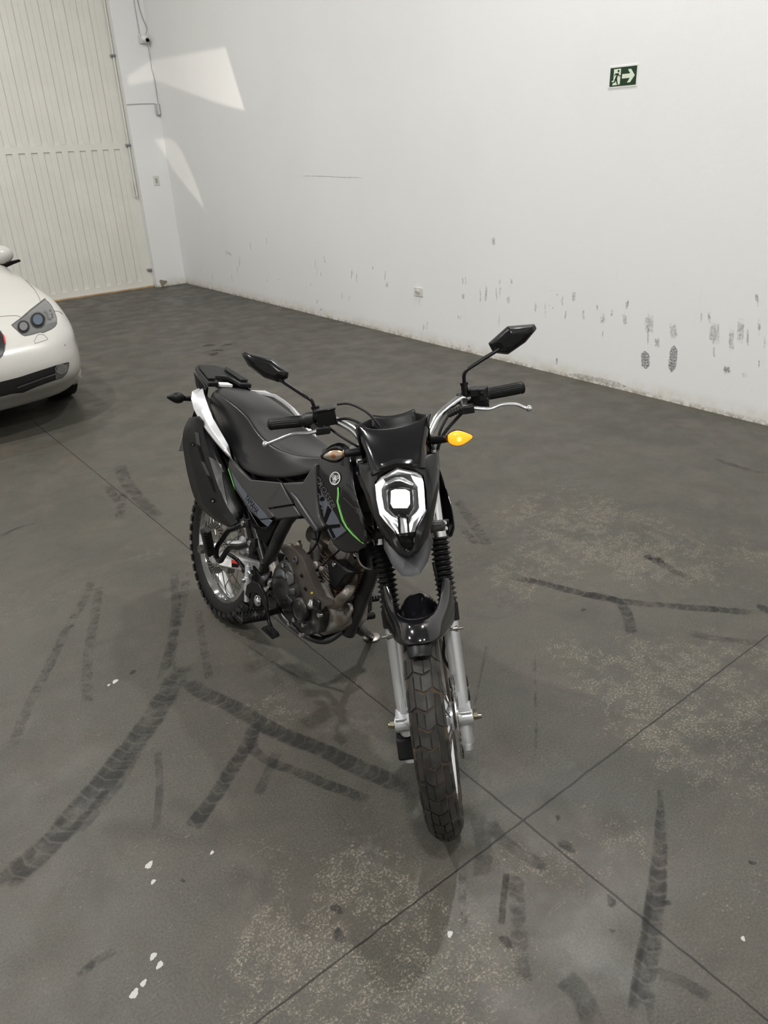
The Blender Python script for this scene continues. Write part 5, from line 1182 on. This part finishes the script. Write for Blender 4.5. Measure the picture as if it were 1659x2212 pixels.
# open the front wheel arches
bm = bmesh.new(); bm.from_mesh(body.data); WC = (6.50-6.2, .34); Rr = .385
def inside(v): return abs(v.co.x) > .84 and math.hypot(v.co.y-WC[0], v.co.z-WC[1]) < Rr
ins = [v for v in bm.verts if inside(v)]
bmesh.ops.delete(bm, geom=[f for f in bm.faces if all(inside(v) for v in f.verts)], context='FACES')
for v in bm.verts:
    if inside(v):
        d = Vector((v.co.y-WC[0], v.co.z-WC[1])); d = d.normalized()*Rr if d.length > 1e-4 else d; v.co.y = WC[0]+d.x; v.co.z = max(.15, WC[1]+d.y)
bm.to_mesh(body.data); bm.free()
body.data.shade_smooth(); q_ = body.modifiers.new('sub', 'SUBSURF'); q_.levels = q_.render_levels = 1
mb = MB(); mb.box((CARX, 8.2, .22), (1.60, 4.0, .14)); mb.box((CARX, 8.2, .50), (1.4, 3.0, .5)); mb.build('underbody', 'cardark', car, T=CI, bevel=.02)
# cabin
mb = MB(); gh = lambda y, z, w_, zb: [V(CARX-w_*1.0, y, zb), V(CARX-w_*.86, y, z-.05), V(CARX-w_*.75, y, z), V(CARX, y, z+.03), V(CARX+w_*.75, y, z), V(CARX+w_*.86, y, z-.05), V(CARX+w_*1.0, y, zb)]
mb.grid([gh(7.35, 1.03, .86, .98), gh(7.9, 1.28, .84, 1.0), gh(8.3, 1.45, .82, 1.02), gh(9.0, 1.53, .80, 1.02), gh(9.8, 1.40, .78, 1.02), gh(10.25, 1.1, .76, 1.0)]); mb.build('cabin_glass', 'cardark', car, T=CI, sub=1)
mb = MB(); rf = lambda y, z, w_: [V(CARX-w_, y, z-.035), V(CARX-w_*.6, y, z+.01), V(CARX, y, z+.03), V(CARX+w_*.6, y, z+.01), V(CARX+w_, y, z-.035)]
mb.grid([rf(8.3, 1.455, .66), rf(9.0, 1.54, .64), rf(9.7, 1.44, .62)]); mb.build('roof', 'carpaint', car, T=CI, solid=.01)
for s in (-1, 1):
    for wy in (6.50, 9.5):
        x = CARX+s*.93; mb = MB(); mb.lathe([(.22, -.11), (.30, -.115), (.335, -.10), (.342, -.05), (.342, .05), (.335, .10), (.30, .115), (.22, .11)], (x-s*.08, wy, .342), (1, 0, 0), 48, closed=True)
        if wy < 8:
            am = MB(); am.lathe([(.350, -.05), (.378, -.012), (.392, .0), (.404, -.012), (.404, -.06)], (CARX+s*.955, 6.50, .34), (s, 0, 0), 64, -.9, PI+.9) if 0 else am.lathe([(.350, -.05), (.376, -.010), (.392, .003), (.406, -.010), (.406, -.06)], (CARX+s*.960, 6.50, .34), (s, 0, 0), 48, -1.75, 1.75, closed=True)
            am.build('arch_lip', 'carpaint', car, T=CI)
        wh = mb.build('wheel', 'rubber', car, T=CI); mb = MB(); mb.lathe([(.0, .06), (.05, .06), (.06, .03), (.20, .05), (.222, .08), (.222, -.1)], (x-s*.08, wy, .342), (s, 0, 0), 40); mb.build('wheel_rim', 'alu', wh, T=CI)
    # door mirror
    x = CARX+s*.965
    mb = MB(); mb.sphere((x-s*.075, 7.50, 1.035), 1, 20, (.115, .08, .078)); mi_ = mb.build('door_mirror', 'carpaint', car, T=CI)
    mb = MB(); mb.prism([V(x-s*.14, 7.50, .955), V(x-s*.04, 7.45, .975), V(x+s*.07, 7.45, .985), V(x+s*.082, 7.47, .965), V(x-s*.05, 7.50, .930), V(x-s*.16, 7.55, .92)], (0, .05, 0)); mb.build('mirror_foot', 'cardark', mi_, T=CI, bevel=.006)
def c7(L): return [(x/5.027, 480+y/5.027) for x, y in L]
cb = world_bvh([(body, car.matrix_world)])
hl = [(490, 835), (530, 868), (560, 905), (595, 970), (615, 1035), (620, 1100), (600, 1135), (560, 1165), (470, 1205), (430, 1200), (350, 1225), (270, 1240), (240, 1230), (205, 1200), (125, 1125), (240, 1040), (330, 960), (420, 890)]
def inset(L, k):
    cx = sum(p[0] for p in L)/len(L); cy = sum(p[1] for p in L)/len(L); return [(cx+(x-cx)*k, cy+(y-cy)*k) for x, y in L]
lamp = lay([c7(hl)], cb, 'headlamp_housing', 'seam', car, CI, lift=.001, maxe=8)
lay([c7(inset(hl, .955))], cb, 'headlamp_lens', 'carlamp', lamp, CI, lift=.002, maxe=8)
lay([c7([(135, 1130), (200, 1130), (330, 1190), (450, 1165), (520, 1105), (610, 1080), (605, 1120), (560, 1155), (470, 1195), (430, 1190), (270, 1230), (215, 1195)])], cb, 'lamp_lower_shade', 'seam', lamp, CI, lift=.003, maxe=8)
for cx, cy, r in [(410, 1070, 80), (255, 1142, 66)]:
    lay([circ(*c7([(cx, cy)])[0], r/5.027*1.08, r/5.027*1.12, 24)], cb, 'lamp_ring', 'chrome', lamp, CI, lift=.004)
    lay([circ(*c7([(cx, cy)])[0], r/5.027*.95, r/5.027*.98, 24)], cb, 'lamp_bowl', 'cardark', lamp, CI, lift=.006)
    lay([circ(*c7([(cx, cy)])[0], r/5.027*.66, r/5.027*.70, 24)], cb, 'projector_lens', 'carlens' if r > 70 else 'carlamp', lamp, CI, lift=.010)
lay([circ(*c7([p])[0], 2.3, 2.6, 10) for p in [(490, 975), (545, 960), (510, 1000), (565, 1000), (518, 1025), (570, 1030), (525, 1052), (548, 1052)]], cb, 'lamp_led_dots', 'seam', lamp, CI, lift=.005)
lay(strip(c7([(125, 1125), (240, 1040), (330, 960), (420, 890), (490, 835)]), 1.4), cb, 'lamp_seal', 'printblack', lamp, CI, lift=.006)
for L_ in ([(0, 1025), (100, 1018), (180, 1015), (235, 1035)], [(440, 862), (415, 800), (380, 740), (300, 650), (240, 600)], [(590, 965), (640, 970), (680, 1000)]):
    lay(strip(c7(L_), .8), cb, 'panel_gap', 'seam', car, CI, lift=.0015, maxe=6)
lay(strip(c7([(400, 1235), (430, 1215), (480, 1225), (520, 1268), (500, 1282), (378, 1318), (372, 1290), (400, 1235)]), .7), cb, 'washer_flap', 'seam', car, CI, lift=.0015, maxe=6)
gr = lay([c7([(-120, 1150), (-60, 1160), (10, 1180), (40, 1230), (62, 1320), (50, 1400), (30, 1450), (0, 1480), (-80, 1500), (-130, 1400)])], cb, 'kidney_grille', 'seam', car, CI, lift=.002, maxe=8)
lay([c7([(-110, 1170), (-60, 1180), (5, 1195), (32, 1240), (50, 1320), (40, 1395), (20, 1440), (-5, 1462), (-80, 1480), (-120, 1400)])], cb, 'grille_opening', 'cardark', gr, CI, lift=.006, maxe=8)
lay([c7([(25, 1225), (45, 1235), (58, 1300), (50, 1330), (38, 1270)])], cb, 'red_accent', 'red', gr, CI, lift=.010, maxe=8)
ik = lay([c7([(-60, 1755), (0, 1735), (200, 1685), (400, 1620), (600, 1555), (735, 1520), (750, 1525), (745, 1580), (725, 1640), (680, 1690), (600, 1715), (400, 1785), (250, 1850), (130, 1862), (0, 1895), (-60, 1910)])], cb, 'lower_intake', 'cardark', car, CI, lift=.002, maxe=8)
lay(strip(c7([(180, 1790), (300, 1745), (450, 1690), (600, 1640)]), 2.2), cb, 'intake_bar', 'seam', ik, CI, lift=.012, maxe=8)
fg = lay([c7([(590, 1580), (735, 1530), (738, 1580), (718, 1640), (678, 1682), (600, 1705)])], cb, 'fog_lamp_panel', 'seam', ik, CI, lift=.006, maxe=8)
lay([circ(*c7([(655, 1590)])[0], 12.5, 10.5, 20)], cb, 'fog_lamp_rim', 'chrome', ik, CI, lift=.010)
lay([circ(*c7([(655, 1590)])[0], 10, 8.3, 20)], cb, 'fog_lamp', 'reflector', ik, CI, lift=.014)
lay([circ(*c7([(705, 1335)])[0], .9, 2.0, 10)], cb, 'paint_chip', 'seam', car, CI, lift=.002)

# ------------------------------------------------------------------ added spotlight, shaped to imitate light thrown back on the wall by car glass
def shaped_spot(name, L, polys, power, soft, target):
    ld = bpy.data.lights.new(name, 'SPOT'); ld.energy = power; ld.spot_size = math.radians(75); ld.spot_blend = 0; ld.shadow_soft_size = .02; ld.color = (1, .93, .85)
    o = bpy.data.objects.new(name, ld); col.objects.link(o); o.location = L
    Rm = (Vector(target)-Vector(L)).to_track_quat('-Z', 'Y').to_matrix(); o.rotation_euler = Rm.to_euler()
    ld.use_nodes = True; nt = ld.node_tree; N = nt.nodes.new; Lk = nt.links.new
    em = nt.nodes['Emission']; tc = N('ShaderNodeTexCoord'); sx = N('ShaderNodeSeparateXYZ'); Lk(tc.outputs['Normal'], sx.inputs[0])
    def mm(op, a, b=None, c=None, cl=False):
        n = N('ShaderNodeMath'); n.operation = op; n.use_clamp = cl
        for i, q in enumerate((a, b, c)):
            if q is None: continue
            if isinstance(q, (int, float)): n.inputs[i].default_value = q
            else: Lk(q, n.inputs[i])
        return n.outputs[0]
    u = mm('DIVIDE', sx.outputs[0], sx.outputs[2]); v = mm('DIVIDE', sx.outputs[1], sx.outputs[2]); tot = None
    for poly in polys:
        P = []
        for y, z in poly:
            l = Rm.transposed() @ (Vector((XW, y, z))-Vector(L)); P.append((l.x/l.z, l.y/l.z))
        ar = sum(P[i][0]*P[(i+1) % len(P)][1]-P[(i+1) % len(P)][0]*P[i][1] for i in range(len(P))); sg_ = 1 if ar > 0 else -1; m_ = None
        for i in range(len(P)):
            a, b = Vector(P[i]), Vector(P[(i+1) % len(P)]); t = (b-a).normalized(); n = Vector((-t.y, t.x))*sg_
            e = mm('MULTIPLY', mm('ADD', mm('ADD', mm('MULTIPLY', u, n.x), mm('MULTIPLY', v, n.y)), -n.dot(a)+soft/2), 1/soft, None, True)
            m_ = e if m_ is None else mm('MULTIPLY', m_, e)
        tot = m_ if tot is None else mm('ADD', tot, m_)
    Lk(tot, em.inputs['Strength'])
    return o
shaped_spot('added_reflection_spot', (1.85, 6.85, 1.25), [[(11.6, 2.86), (8.97, 2.79), (8.68, 2.12), (9.15, 2.22), (11.6, 2.60)], [(11.5, 1.95), (10.72, 1.90), (10.50, 1.76), (10.19, 1.34), (10.02, .95), (10.50, 1.09), (10.72, 1.35), (10.94, 1.57), (11.5, 1.9)]], 360, .008, (XW, 10.2, 1.9))
